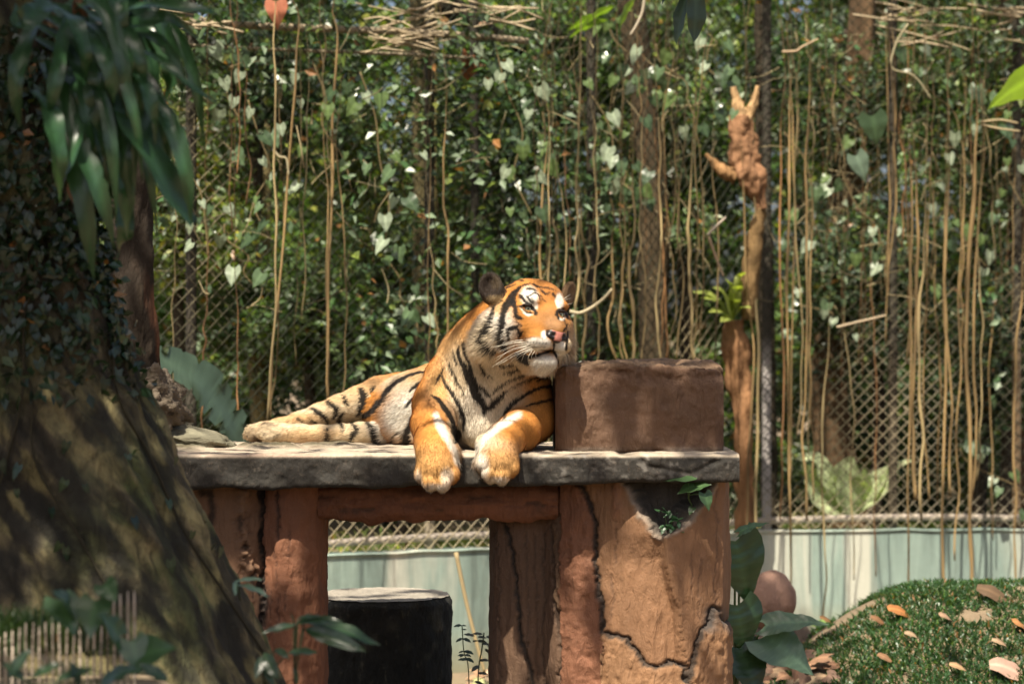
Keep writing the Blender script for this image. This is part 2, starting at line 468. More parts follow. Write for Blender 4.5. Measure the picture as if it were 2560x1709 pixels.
def blade(kind, n=12, curl=0.2, seed=0, vein=0.0):
    """local leaf: base at the origin, tip at +Y, length 1, upper side +Z; heart, oval or arrow shaped"""
    t = np.linspace(0, 1, n)
    if kind == 'heart': w = np.interp(t, np.linspace(0, 1, 12), [.30, .41, .455, .45, .42, .37, .31, .245, .18, .12, .06, .004]); back = 0.22
    elif kind == 'oval': w = 0.24 * np.sin(np.pi * t ** 0.85) ** 0.8; back = 0.0
    else: w = 0.34 * np.sin(np.pi * (0.12 + 0.88 * t)) ** 0.75; back = 0.0
    w[-1] = 0.004
    rr = np.random.default_rng(seed)
    rows = []
    for a in (-1, -0.66, -0.33, 0, 0.33, 0.66, 1):
        y = t - back * abs(a) ** 1.5 * (1 - t) ** 3
        z = -curl * t ** 2 + 0.18 * w * abs(a) - curl * 0.9 * (w * a) ** 2 + 0.02 * np.sin(t * 16 + seed) * abs(a) + vein * 0.008 * np.sin(2 * np.pi * 7 * (t - 0.28 * abs(a))) * min(1, 3 * abs(a))
        rows.append(np.stack([w * a, y, z], 1))
    V = np.stack(rows, 1).reshape(-1, 3)
    i = np.arange(n - 1)[:, None] * 7; j = np.arange(6)[None]
    F = np.stack([i + j, i + 7 + j, i + 7 + j + 1, i + j + 1], -1).reshape(-1, 4)[:, ::-1]
    return V, F

def orient(d, n):
    """rotation whose +Y is d and +Z is close to n"""
    d = Vector(d).normalized(); n = Vector(n); n = (n - n.dot(d) * d).normalized(); s = d.cross(n)
    return Matrix((s, d, n)).transposed()

_blade_mesh = {}
def blade_mesh(kind, col, mat, curl=0.2, seed=0, vein=0.0):
    key = (kind, tuple(round(c, 3) for c in col), mat.name, curl, seed, vein)
    if key not in _blade_mesh:
        V, F = blade(kind, 40 if vein else 12, curl, seed, vein)
        c = np.tile(np.asarray(col, float), (len(V), 1)); c[3::7] *= 1.5
        if vein:
            t_ = np.repeat(np.linspace(0, 1, 40), 7); a_ = np.tile(np.abs([-1, -0.66, -0.33, 0, 0.33, 0.66, 1]), 40)
            c *= (1 + 0.22 * np.clip(np.cos(2 * np.pi * 7 * (t_ - 0.28 * a_)) * 3 - 2, 0, 1))[:, None]
        _blade_mesh[key] = mesh_np('leaf', V, F, mat, True, np.clip(c, 0, 0.9))
    return _blade_mesh[key]

def put_leaf(parent, pos, d, n, size, mesh, name='leaf', wide=1.0):
    o = bpy.data.objects.new(name, mesh); COL.objects.link(o)
    M = Matrix.Translation(pos) @ orient(d, n).to_4x4() @ Matrix.Diagonal((size * wide, size, size, 1))
    if parent is not None:
        o.parent = parent
        M = Matrix.Translation(-Vector(parent.location)) @ M     # parents of leaves carry a translation only
    o.location, q, o.scale = M.decompose()
    o.rotation_euler = q.to_euler()
    return o

def tree_trunk(parent, pts, radii, col, sides=14, n=24, rough=0.12, mat=None, name='trunk', seed=0, flute=0.0):
    C = spline(pts, n); r = np.interp(np.linspace(0, 1, n), np.linspace(0, 1, len(radii)), radii)
    mb = MB(); tube(mb, C, r, sides, col)
    V = np.concatenate(mb.V)
    ax = np.repeat(C, sides, 0); body_ = V[:n * sides] - ax
    k_ = 1 + rough * 2.2 * fbm(V[:n * sides] * np.array([1, 1, 0.45]) / max(radii) * 1.4, seed, 4)
    if flute: k_ = k_ + flute * np.sin(np.arctan2(body_[:, 1], body_[:, 0]) * 5 + V[:n * sides, 2] * 1.5 + seed)
    cc_ = np.concatenate(mb.C); cc_[:n * sides] *= np.clip(1 + 0.75 * fbm(V[:n * sides] * np.array([1, 1, 0.3]) / max(radii) * 2.2, seed + 9, 4), 0.25, 1.9)[:, None]
    V[:n * sides] = ax + body_ * k_[:, None]
    mb.V = [V]; mb.C = [cc_]
    return mb.build(name, mat or MAT_BARK, parent)

# --- the mass of woodland behind the fence, too far and too tangled to count
def clump_points(n, lo, hi, cl, spread, rng):
    c = rng.uniform(lo, hi, (cl, 3)); k = rng.integers(0, cl, n)
    s = spread * rng.uniform(0.6, 1.5, (cl, 1))[k]
    d = rng.normal(0, 1, (n, 3)); d /= np.linalg.norm(d, axis=1)[:, None]
    return c[k] + d * s * rng.uniform(0.35, 1, (n, 1)) ** 0.5 * np.array([1, 1, 0.8])
rng = np.random.default_rng(21)
P = clump_points(175000, (-7.5, 18.6, 0.4), (6.2, 24, 6.2), 780, 0.42, rng)
o = leaf_cloud('far_woodland', P, rng.uniform(0.09, 0.16, len(P)), rng.uniform(0.05, 0.09, len(P)), greens(len(P), rng, (0.085, 0.14, 0.045), 0.5, 0.24, 0.14), MAT_LEAF, rng=rng)
tag(o, 'dense far woodland foliage closing the view behind the fence', 'woodland', kind='stuff')
P = clump_points(26000, (-3.2, 16.0, 0.5), (3.6, 18.5, 1.5), 90, 0.30, rng)
o = leaf_cloud('undergrowth', P, rng.uniform(0.06, 0.13, len(P)), rng.uniform(0.025, 0.05, len(P)), greens(len(P), rng, (0.05, 0.08, 0.03), 0.5, 0.12), MAT_LEAF, rng=rng)
tag(o, 'low tangled green undergrowth along the foot of the fence', 'undergrowth', kind='stuff')

# --- single trees and shrubs behind the fence: (px, distance, crown centre py, width px, height px, leaf tone, trunk radius, clumps, leaves, words)
def understory(px, Y, cpy, wpx, hpx, tone, tr, clumps, leaves, label, name='understory_tree', lean=0.0, pale=0.18, yellow=0.12, size=0.066, group='trees behind the fence', tcol=(0.07, 0.055, 0.04), seed=1):
    rr = np.random.default_rng(seed + int(px))
    base = W(px - lean, 0, Y); base.z = float(ground_z(base.x, base.y)) - 0.05
    t = empty(name, base, label, 'tree' if 'tree' in name else 'shrub', group)
    cc = Wa(px, cpy, Y); rx = wpx / FPX * Y / 2; rz = hpx / FPX * Y / 2
    tree_trunk(t, [base, Vector((base.x + 0.05, Y + 0.02, (base.z + cc[2]) / 2)), Vector(cc), Vector(cc) + Vector((0.1, 0, rz * 0.6))], [tr, tr * 0.8, tr * 0.6, tr * 0.25], tcol, seed=int(px))
    mbl = MB()
    leaves = int(leaves * 0.72); cl = rr.normal(0, 1, (clumps, 3)); cl /= np.linalg.norm(cl, axis=1)[:, None]; cl = cc + cl * np.array([rx, min(rx, 0.7), rz]) * rr.uniform(0.25, 0.95, (clumps, 1))
    for q_ in cl[:14]:
        s0 = cc + (q_ - cc) * 0.1; tube(mbl, spline([s0 - [0, 0, 0.15], (s0 + q_) / 2 + [0, 0, 0.06], q_], 6), np.linspace(tr * 0.35, tr * 0.1, 6), 6, tcol)
    mbl.build('limb', MAT_BARK, t)
    k_ = rr.integers(0, clumps, leaves); d = rr.normal(0, 1, (leaves, 3)); d /= np.linalg.norm(d, axis=1)[:, None]
    P = cl[k_] + d * (0.20 * rr.uniform(0.6, 1.4, (clumps, 1))[k_]) * rr.uniform(0.2, 1, (leaves, 1)) ** 0.5
    leaf_cloud('crown', P, rr.uniform(0.75, 1.35, leaves) * size, rr.uniform(0.4, 0.62, leaves) * size, np.clip(greens(leaves, rr, tone, 0.45, yellow, pale) * rr.uniform(0.25, 1.6, (clumps, 1))[k_], 0.004, 0.6), MAT_LEAF, t, rng=rr, kind='stuff')
    return t
D1, D2, D3, D4 = (0.060, 0.105, 0.045), (0.085, 0.140, 0.048), (0.14, 0.185, 0.055), (0.075, 0.120, 0.070)
for a in ((430, 15.2, 470, 420, 620, D3, 0.05, 60, 9000, 'yellow-green leafy tree behind the fence beside the ivy-clad trunk'),
          (640, 16.0, 230, 560, 520, D1, 0.06, 60, 9000, 'dark small-leaved tree behind the fence above the hind paws of the tiger'),
          (760, 15.4, 780, 520, 420, D2, 0.05, 55, 9000, 'bushy mid-green tree behind the fence over the tiger flank'),
          (980, 16.4, 520, 420, 640, D3, 0.06, 55, 8500, 'light green tree behind the mossy trunk with sky gaps', ),
          (1250, 15.6, 330, 460, 560, D1, 0.06, 60, 9000, 'dark ivy-leaved tree behind the slim dark fence pole'),
          (1480, 16.2, 180, 520, 430, D2, 0.06, 55, 8500, 'leafy tree behind the heart-leaved vines at the top of the fence'),
          (1420, 15.8, 700, 420, 420, D4, 0.05, 45, 7000, 'grey-green tree standing behind the head of the tiger'),
          (1700, 15.6, 420, 420, 620, D2, 0.06, 55, 8500, 'green tree behind the split orange dead trunk'),
          (2080, 16.0, 210, 560, 460, D1, 0.06, 60, 9000, 'dark broad tree behind the upper fence right of the split dead trunk'),
          (2180, 15.7, 700, 420, 420, D4, 0.05, 50, 7500, 'dull green tree behind the bare wire diamonds and hanging roots'),
          (2440, 15.6, 330, 420, 620, D2, 0.06, 60, 9000, 'mid-green tree behind the fence by the large backlit leaf'),
          (2500, 15.3, 860, 360, 420, D4, 0.05, 45, 6500, 'blue-green shrub behind the fence over the bright wall end'),
          (1000, 15.1, 900, 420, 260, D1, 0.04, 45, 6500, 'low dark shrub behind the fence above the tiger back')):
    understory(*a, name='garden_shrub' if 'shrub' in a[-1] else 'understory_tree')
# ------------------------------------------------------------------ stone platform (imitation tree trunks in painted cement)
def c6(x, y): return (400 + x * 900 / 2141, 1050 + y * 659 / 1568)
def c7(x, y): return (1200 + x * 700 / 1324, 880 + y * 829 / 1568)
def polydist(X, pts):
    Q = np.asarray(pts, float); best = np.full(len(X), 1e9)
    for a, b_ in zip(Q[:-1], Q[1:]):
        ab = b_ - a; t = np.clip(((X - a) @ ab) / (ab @ ab + 1e-9), 0, 1)
        best = np.minimum(best, np.linalg.norm(X - a - t[:, None] * ab, axis=1))
    return best
def inside(X, poly):
    Q = np.asarray(poly, float); r = np.zeros(len(X), bool)
    for (x0, y0), (x1, y1) in zip(Q, np.roll(Q, -1, 0)):
        c_ = ((y0 > X[:, 1]) != (y1 > X[:, 1])) & (X[:, 0] < (x1 - x0) * (X[:, 1] - y0) / (y1 - y0 + 1e-12) + x0)
        r ^= c_
    return r
def resample(poly, n):
    Q = np.vstack([poly, poly[:1]]); L = np.concatenate([[0], np.cumsum(np.linalg.norm(np.diff(Q, axis=0), axis=1))])
    t = np.linspace(0, L[-1], n, endpoint=False)
    return np.stack([np.interp(t, L, Q[:, i]) for i in range(2)], 1)
def smooth_loop(P, it=6):
    for _ in range(it): P = 0.5 * P + 0.25 * (np.roll(P, 1, 0) + np.roll(P, -1, 0))
    return P

def stone_mat(name, bst=0.8, fine=90):
    m, nt, b = new_mat(name)
    v = objco(nt); n1 = noise_n(nt, v, 9, 6, 0.62); n2 = noise_n(nt, v, fine, 6, 0.65); n3 = noise_n(nt, objco(nt, (1, 1, 0.3)), 30, 5, 0.6, 1.0)
    c = attr(nt)
    c = mixc(nt, math_n(nt, 'MULTIPLY', ramp(nt, n1, [(0.35, (0, 0, 0)), (0.7, (1, 1, 1))]), 0.45), c, mixc(nt, 0.5, c, (0.05, 0.032, 0.02)))
    c = mixc(nt, math_n(nt, 'MULTIPLY', ramp(nt, n2, [(0.55, (0, 0, 0)), (0.75, (1, 1, 1))]), 0.35), c, mixc(nt, 0.35, c, (0.45, 0.33, 0.24)))
    nt.links.new(c, b.inputs['Base Color']); b.inputs['Roughness'].default_value = 0.78; b.inputs['Specular IOR Level'].default_value = 0.35
    p = bump(nt, b, n3, bst, 0.012)
    bump(nt, b, n2, bst * 0.6, 0.004, p)
    return m
MAT_STONE = stone_mat('painted_cement', 1.0)
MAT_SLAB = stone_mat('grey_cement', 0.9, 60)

platform = empty('stone_platform', (W(1100, 0, 8.9).x, 8.9, 0.0), 'brown cement platform shaped like tree trunks with a grey slab top', 'platform')

def pillar(name, plan, z0, z1, cr, paint, nu=420, zdense=0.55):
    """plan: closed outline in world x, y. paint(px, P) -> (inward depth, colour)"""
    C = smooth_loop(resample(np.asarray(plan), nu), 5)
    zl = np.concatenate([np.linspace(z0, zdense, 8, endpoint=False), np.linspace(zdense, z1, 135)])
    T = np.roll(C, -1, 0) - np.roll(C, 1, 0); N = np.stack([T[:, 1], -T[:, 0]], 1); N /= np.linalg.norm(N, axis=1)[:, None]
    cen = C.mean(0); s_ = np.sign(((C - cen) * N).sum(1).mean()); N *= s_
    P = np.concatenate([np.repeat(C[None], len(zl), 0), np.repeat(zl[:, None, None], nu, 1)], 2).reshape(-1, 3)
    NN = np.concatenate([np.repeat(N[None], len(zl), 0), np.zeros((len(zl), nu, 1))], 2).reshape(-1, 3)
    px = to_px(P)
    wob = np.stack([fbm(P * 18, 41, 3), fbm(P * 18, 43, 3)], 1) * 9 + np.stack([fbm(P * 70, 44, 3), fbm(P * 70, 46, 3)], 1) * 7
    dep, col = paint(px + wob, px, P)
    front = (NN[:, 1] < 0.35)
    dep = np.where(front, dep, 0)
    d = 0.012 * fbm(P * np.array([9, 9, 3.0]), 51, 4) + 0.006 * fbm(P * np.array([40, 40, 14]), 53, 4) - dep
    P = P + NN * d[:, None]
    i = np.arange(len(zl) - 1)[:, None] * nu; j = np.arange(nu)[None]; k = (j + 1) % nu
    F = np.stack([i + j, i + k, i + nu + k, i + nu + j], -1).reshape(-1, 4)
    if s_ < 0: F = F[:, ::-1]
    return link(name, mesh_np(name, P, F, MAT_STONE, True, col), platform)

def xy(px, Y): return ((px - 1280) / FPX * Y, Y)
K = np.array([0.022, 0.020, 0.018])
def lay(col, w, c): return col * (1 - w[:, None]) + np.asarray(c) * w[:, None]

HOLE = [c7(*p) for p in [(640, 560), (660, 590), (700, 640), (722, 700), (745, 750), (790, 810), (820, 850), (862, 878), (905, 868), (945, 838), (980, 812), (1010, 770), (1060, 722), (1100, 660), (1118, 600), (1120, 540)]]
def paint_right(X, px, P):
    n = len(P); col = np.tile([0.25, 0.130, 0.066], (n, 1)); dep = np.zeros(n)
    reg = lambda poly: inside(X, [c7(*p) for p in poly])
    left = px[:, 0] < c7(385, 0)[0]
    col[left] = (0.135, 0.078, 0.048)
    red = reg([(385, 600), (470, 640), (520, 720), (545, 840), (550, 950), (560, 1100), (575, 1220), (585, 1330), (600, 1700), (380, 1700)])
    col[red] = (0.215, 0.092, 0.050); dep[red] -= 0.012 + 0.010 * fbm(P[red] * 26, 77, 4)
    low = reg([(585, 1330), (650, 1340), (700, 1360), (740, 1410), (780, 1470), (830, 1490), (900, 1470), (960, 1490), (980, 1530), (1010, 1420), (1040, 1310), (1080, 1290), (1100, 1210), (1130, 1220), (1150, 1270), (1200, 1280), (1220, 1800), (580, 1800)])
    col[low] = (0.30, 0.16, 0.080); dep[low] -= 0.010 + 0.016 * np.abs(fbm(P[low] * np.array([40, 40, 22]), 78, 4))
    # a ridge running down the front, lighter to its right
    sgn = px[:, 0] + 0.4 * (X[:, 0] - px[:, 0]) - np.interp(px[:, 1], [c7(0, y)[1] for y in (860, 1000, 1100, 1230, 1330, 1480, 1600)], [c7(x, 0)[0] for x in (880, 872, 900, 940, 950, 975, 985)])
    fade = np.clip((px[:, 1] - c7(0, 860)[1]) / 60, 0, 1)
    dep += fade * np.where(sgn < 0, 0.034 * np.clip(-sgn / 18, 0, 1) * np.exp(-(np.minimum(sgn, 0) / 75) ** 2), -0.006 * np.exp(-(sgn / 40) ** 2)) * ~red * ~left
    def crack(pts, w, d=0.020, c_=K, st=0.9):
        nonlocal col
        q = np.exp(-(polydist(X, [c7(*p) for p in pts]) / w) ** 2)
        dep[:] = dep + d * q; col = lay(col, np.clip(q * 1.5, 0, 1) * st, c_)
    crack([(455, 620), (490, 640), (520, 720), (545, 840), (550, 950), (560, 1100), (575, 1220), (585, 1330), (650, 1340), (700, 1360), (740, 1410), (780, 1470), (830, 1490), (900, 1470), (960, 1490), (978, 1560)], 5.5, 0.015)
    crack([(980, 1560), (1010, 1420), (1040, 1310), (1080, 1290), (1100, 1210), (1130, 1215), (1150, 1270), (1185, 1280)], 6, 0.015)
    crack([(1080, 1300), (1100, 1230), (1135, 1230), (1160, 1290)], 18, 0.005, (0.06, 0.05, 0.045), 0.7)
    crack([(100, 800), (115, 830), (150, 950), (165, 1080), (180, 1250), (205, 1400), (240, 1480), (255, 1700)], 5, 0.014)
    crack([(320, 820), (340, 1000), (350, 1200), (375, 1400), (380, 1700)], 4, 0.014, (0.05, 0.032, 0.022), 0.7)
    crack([(345, 820), (362, 1000), (372, 1200)], 5, -0.010, (0.17, 0.10, 0.055), 0.6)
    for x in (215, 260, 290, 75): crack([(x, 850), (x + 12, 1100), (x + 8, 1400), (x + 25, 1700)], 2.2, 0.006, (0.06, 0.04, 0.028), 0.5)
    for x, y0, y1 in ((650, 640, 1000), (625, 1050, 1260), (1000, 950, 1150), (1040, 960, 1250), (1120, 650, 1180)): crack([(x, y0), (x + 3, (y0 + y1) / 2), (x - 4, y1)], 2.0, 0.004, (0.10, 0.055, 0.035), 0.5)
    crack([(655, 620), (645, 700), (655, 760)], 10, -0.012, (0.30, 0.14, 0.08), 0.5)
    # broken hollow under the slab
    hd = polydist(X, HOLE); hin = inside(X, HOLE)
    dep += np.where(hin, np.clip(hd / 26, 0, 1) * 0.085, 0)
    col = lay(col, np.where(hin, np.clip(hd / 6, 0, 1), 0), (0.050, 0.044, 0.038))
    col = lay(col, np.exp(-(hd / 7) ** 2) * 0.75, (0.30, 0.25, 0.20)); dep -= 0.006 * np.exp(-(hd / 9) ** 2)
    col = col * (1 + 0.16 * fbm(P * np.array([10, 10, 5]), 61, 4) + 0.10 * fbm(P * 60, 63, 3))[:, None]
    return dep, np.clip(col, 0.006, 0.7)
plan_r = [xy(1226, 9.05), xy(1224, 8.82), xy(1240, 8.74), xy(1290, 8.70), xy(1330, 8.69), xy(1352, 8.70), xy(1372, 8.66), xy(1398, 8.60), xy(1440, 8.555), xy(1500, 8.54), xy(1560, 8.50), xy(1640, 8.465), xy(1690, 8.455), xy(1730, 8.48), xy(1790, 8.52), xy(1812, 8.56), xy(1820, 8.66), xy(1822, 9.05), xy(1700, 9.20), xy(1330, 9.20)]
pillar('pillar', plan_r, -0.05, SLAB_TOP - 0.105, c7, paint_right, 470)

def paint_left(X, px, P):
    n = len(P); col = np.tile([0.235, 0.098, 0.052], (n, 1)); dep = np.zeros(n)
    lf = px[:, 0] < c6(600, 0)[0]; col[lf] = (0.225, 0.120, 0.068)
    dep += 0.008 * fbm(P * np.array([22, 22, 22]), 88, 4) * ~lf
    def crack(pts, w, d=0.018, c_=K, st=0.9):
        nonlocal col
        q = np.exp(-(polydist(X, [c6(*p) for p in pts]) / w) ** 2)
        dep[:] = dep + d * q; col = lay(col, np.clip(q * 1.4, 0, 1) * st, c_)
    crack([(600, 390), (602, 560), (598, 700), (606, 850), (600, 1000), (612, 1050), (600, 1150), (590, 1300), (595, 1600)], 5)
    crack([(605, 1000), (620, 1080), (605, 1200), (595, 1300)], 14, 0.004, (0.06, 0.045, 0.04), 0.7)
    crack([(690, 430), (700, 560), (706, 690)], 3, 0.010, (0.05, 0.03, 0.025), 0.8)
    for pts in ([(770, 640), (770, 820)], [(690, 760), (694, 1000)], [(745, 960), (755, 1150)], [(660, 1000), (664, 1300)], [(715, 1050), (710, 1220)]): crack(pts, 1.8, 0.004, (0.07, 0.035, 0.025), 0.6)
    crack([(250, 420), (300, 430), (312, 540), (300, 610)], 9, 0.012, (0.03, 0.022, 0.018), 0.85)
    crack([(545, 850), (552, 1000), (548, 1200), (550, 1400)], 2.5, 0.008, (0.06, 0.04, 0.03), 0.6)
    # a seam of lumps where the cement was thrown on
    lump = polydist(X, [c6(*p) for p in [(510, 400), (500, 520), (490, 640), (505, 760), (515, 860), (540, 900)]])
    q = np.exp(-(lump / 16) ** 2); bl = fbm(P * 55, 91, 4)
    dep += q * (-0.010 - 0.035 * bl); col = lay(col, q * np.clip(-bl * 3, 0, 0.8), (0.045, 0.028, 0.02)); col = lay(col, q * np.clip(bl * 2, 0, 0.4), (0.30, 0.19, 0.12))
    kn = np.hypot(X[:, 0] - c6(510, 0)[0], (X[:, 1] - c6(0, 425)[1]) * 1.2); dep -= 0.035 * np.exp(-(kn / 20) ** 2)
    col = col * (1 + 0.18 * fbm(P * np.array([10, 10, 6]), 62, 4) + 0.10 * fbm(P * 60, 64, 3))[:, None]
    return dep, np.clip(col, 0.006, 0.7)
plan_l = [xy(360, 9.0), xy(362, 8.66), xy(420, 8.60), xy(470, 8.58), xy(520, 8.545), xy(580, 8.54), xy(640, 8.565), xy(652, 8.585), xy(664, 8.56), xy(700, 8.525), xy(750, 8.53), xy(795, 8.585), xy(814, 8.68), xy(817, 8.80), xy(812, 9.05), xy(720, 9.20), xy(440, 9.20)]
pillar('pillar', plan_l, -0.05, SLAB_TOP - 0.105, c6, paint_left, 400)

def sweep_x(name, x0, x1, prof_fn, nu, mat, paint, noise=(0.006, 14), par=platform, ends=True, seed=0):
    """closed profile in (y, z) swept along x; prof_fn(x) -> (k,2)"""
    xs = np.linspace(x0, x1, nu); PR = np.stack([prof_fn(x) for x in xs]); k = PR.shape[1]
    P = np.concatenate([np.repeat(xs[:, None, None], k, 1), PR], 2).reshape(-1, 3)
    Tn = np.roll(PR, -1, 1) - np.roll(PR, 1, 1); Nn = np.stack([-Tn[..., 1], Tn[..., 0]], -1); Nn /= np.linalg.norm(Nn, axis=2)[..., None] + 1e-9
    cen = PR.mean(1, keepdims=True); sg = np.sign(((PR - cen) * Nn).sum((1, 2)).mean()); Nn *= sg
    NN = np.concatenate([np.zeros((nu, k, 1)), Nn], 2).reshape(-1, 3)
    dep, col = paint(P, NN)
    d = noise[0] * fbm(P * noise[1], seed + 71, 5) - dep
    P = P + NN * d[:, None]
    i = np.arange(nu - 1)[:, None] * k; j = np.arange(k)[None]; q = (j + 1) % k
    F = np.stack([i + j, i + q, i + k + q, i + k + j], -1).reshape(-1, 4)
    if sg < 0: F = F[:, ::-1]
    F = F[:, ::-1]
    V = [P]; C_ = [col]; G3 = []
    for e in (0, nu - 1):
        ring = e * k + np.arange(k); c_ = P[ring].mean(0) + np.array([(-0.012 if e == 0 else 0.012), 0, 0]); ci = len(P) + (0 if e == 0 else 1)
        V.append(c_[None]); C_.append(col[ring].mean(0)[None])
        t = np.stack([np.full(k, ci), ring, np.roll(ring, -1)], 1); G3.append(t if e else t[:, ::-1])
    return link(name, mesh_np(name, np.concatenate(V), [F, np.concatenate(G3)], mat, True, np.concatenate(C_)), par)

def box_prof(y0, y1, z0, z1, r, nf=22, nt_=46):
    """rounded rectangle, starting at the front face going up"""
    def arc(cy, cz, a0, a1): t = np.radians(np.linspace(a0, a1, 7)); return np.stack([cy + r * np.cos(t), cz + r * np.sin(t)], 1)
    return np.concatenate([np.stack([np.full(nf, y0), np.linspace(z0 + r, z1 - r, nf)], 1), arc(y0 + r, z1 - r, 180, 90)[1:],
                           np.stack([np.linspace(y0 + r, y1 - r, nt_), np.full(nt_, z1)], 1)[1:], arc(y1 - r, z1 - r, 90, 0)[1:],
                           np.stack([np.full(6, y1), np.linspace(z1 - r, z0 + r, 6)], 1)[1:], arc(y1 - r, z0 + r, 0, -90)[1:],
                           np.stack([np.linspace(y1 - r, y0 + r, 8), np.full(8, z0)], 1)[1:], arc(y0 + r, z0 + r, -90, -180)[1:-1]])
# slab
XS0, XS1 = xy(330, 8.42)[0], xy(1848, 8.46)[0]
def slab_prof(x):
    px = 1280 + x / 8.43 * FPX
    yf = np.interp(px, [300, 560, 900, 1200, 1420, 1640, 1850], [8.42, 8.405, 8.42, 8.425, 8.405, 8.42, 8.45]) + 0.010 * float(noise3(np.array([[x * 5, 0, 0]]))[0])
    th = np.interp(px, [300, 600, 1000, 1400, 1640, 1700, 1850], [0.128, 0.122, 0.118, 0.112, 0.098, 0.104, 0.100]) + 0.006 * float(noise3(np.array([[x * 12, 3, 0]]))[0])
    return box_prof(yf, 9.45, SLAB_TOP - th, SLAB_TOP, 0.018, 24, 60)
def slab_paint(P, N):
    n = len(P); px = to_px(P)
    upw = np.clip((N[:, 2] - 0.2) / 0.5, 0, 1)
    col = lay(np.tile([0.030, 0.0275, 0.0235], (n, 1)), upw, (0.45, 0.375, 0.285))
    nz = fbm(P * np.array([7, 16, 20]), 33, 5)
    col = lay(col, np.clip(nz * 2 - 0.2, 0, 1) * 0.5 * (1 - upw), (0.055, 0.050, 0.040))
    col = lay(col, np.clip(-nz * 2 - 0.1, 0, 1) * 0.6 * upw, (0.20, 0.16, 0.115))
    pink = np.clip(fbm(P * np.array([3, 9, 0]), 35, 3) * 2.5, 0, 1) * upw * (px[:, 0] < 800)
    col = lay(col, pink * 0.5, (0.40, 0.24, 0.18))
    # moss cushions on the top behind the front edge
    moss = np.zeros(n)
    for mx, my, rx, ry in ((640, 1117, 45, 5), (700, 1117, 50, 6), (830, 1113, 70, 6), (780, 1116, 40, 5), (450, 1118, 60, 10)):
        moss = np.maximum(moss, np.clip(1.3 - np.hypot((px[:, 0] - mx) / rx, (px[:, 1] - my) / ry), 0, 1))
    moss = np.clip(moss * (0.6 + 1.2 * fbm(P * 25, 37, 4)) * 1.6, 0, 1) * upw
    col = lay(col, moss * 0.9, (0.060, 0.052, 0.022))
    dep = -0.014 * moss
    # pale chips along the broken right-hand edge and a chipped underside
    chip = np.clip(fbm(P * 45, 39, 3) * 3 - 0.6, 0, 1) * (px[:, 0] > 1330) * np.clip((N[:, 2] + 0.3), 0, 1)
    col = lay(col, np.clip(chip, 0, 1) * 0.7, (0.45, 0.41, 0.36))
    q = np.exp(-(polydist(px, [c7(*p) for p in [(660, 470), (740, 490), (800, 540), (900, 560), (1000, 575), (1110, 520)]]) / 7) ** 2)
    dep = dep + 0.006 * q; col = lay(col, q * 0.5, (0.02, 0.018, 0.016))
    dep = dep + 0.020 * np.clip(fbm(P * np.array([9, 9, 14]), 45, 4) - 0.25, 0, 1) * (px[:, 0] > 1500)
    return dep, np.clip(col * (1 + 0.15 * fbm(P * 50, 47, 3))[:, None], 0.006, 0.8)
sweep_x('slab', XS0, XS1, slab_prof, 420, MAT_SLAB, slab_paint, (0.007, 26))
# lintel under the slab between the pillars
def beam_paint(P, N):
    col = np.tile([0.200, 0.080, 0.042], (len(P), 1)) * (1 + 0.3 * fbm(P * np.array([8, 20, 20]), 15, 5))[:, None]
    r = fbm(P * np.array([12, 40, 40]), 17, 4); col = lay(col, np.clip(r * 3 - 0.8, 0, 0.6), (0.05, 0.03, 0.022))
    return 0.012 * r, np.clip(col, 0.006, 0.5)
def beam_prof(x):
    b_ = np.interp(1280 + x / 8.6 * FPX, [790, 900, 1050, 1200, 1330, 1410], [1303, 1309, 1303, 1300, 1305, 1302])
    return box_prof(8.58, 9.1, W(0, b_ + 4 * float(noise3(np.array([[x * 20, 0, 7]]))[0]), 8.6).z, SLAB_TOP - 0.11, 0.05, 16, 10)
sweep_x('lintel', xy(795, 8.6)[0], xy(1395, 8.66)[0], beam_prof, 200, MAT_STONE, beam_paint, (0.012, 16))
# raised block at the end of the slab
def block_paint(P, N):
    n = len(P); col = np.tile([0.125, 0.068, 0.040], (n, 1)) * (1 + 0.25 * fbm(P * np.array([6, 6, 10]), 25, 5))[:, None]
    top = np.clip((P[:, 2] - SLAB_TOP - 0.235) / 0.03, 0, 1); r = fbm(P * np.array([14, 14, 20]), 27, 4)
    dep = top * 0.045 * np.clip(r + 0.1, 0, 1) + 0.006 * fbm(P * np.array([20, 20, 50]), 29, 4)
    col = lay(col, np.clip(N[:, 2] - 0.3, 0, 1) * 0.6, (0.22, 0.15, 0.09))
    base = np.clip(1 - (P[:, 2] - SLAB_TOP) / 0.02, 0, 1); col = lay(col, base * np.clip(0.4 + r, 0, 0.8), (0.33, 0.28, 0.23))
    col = lay(col, np.clip(fbm(P * 9, 28, 4) * 2 - 0.5, 0, 0.5), (0.065, 0.035, 0.024))
    return dep, np.clip(col, 0.006, 0.6)
def block_prof(x):
    px = 1280 + x / 8.6 * FPX
    e = np.clip(min(px - 1388, 1815 - px) / 26, 0, 1) ** 0.5
    tz = W(0, np.interp(px, [1380, 1500, 1650, 1790], [914, 906, 903, 904]), 8.62).z
    return box_prof(8.62 + 0.05 * (1 - e), 9.25 - 0.05 * (1 - e), SLAB_TOP - 0.012, tz - 0.02 * (1 - e), 0.030, 34, 40)
sweep_x('headrest_block', xy(1389, 8.62)[0], xy(1811, 8.62)[0], block_prof, 300, MAT_STONE, block_paint, (0.020, 11))

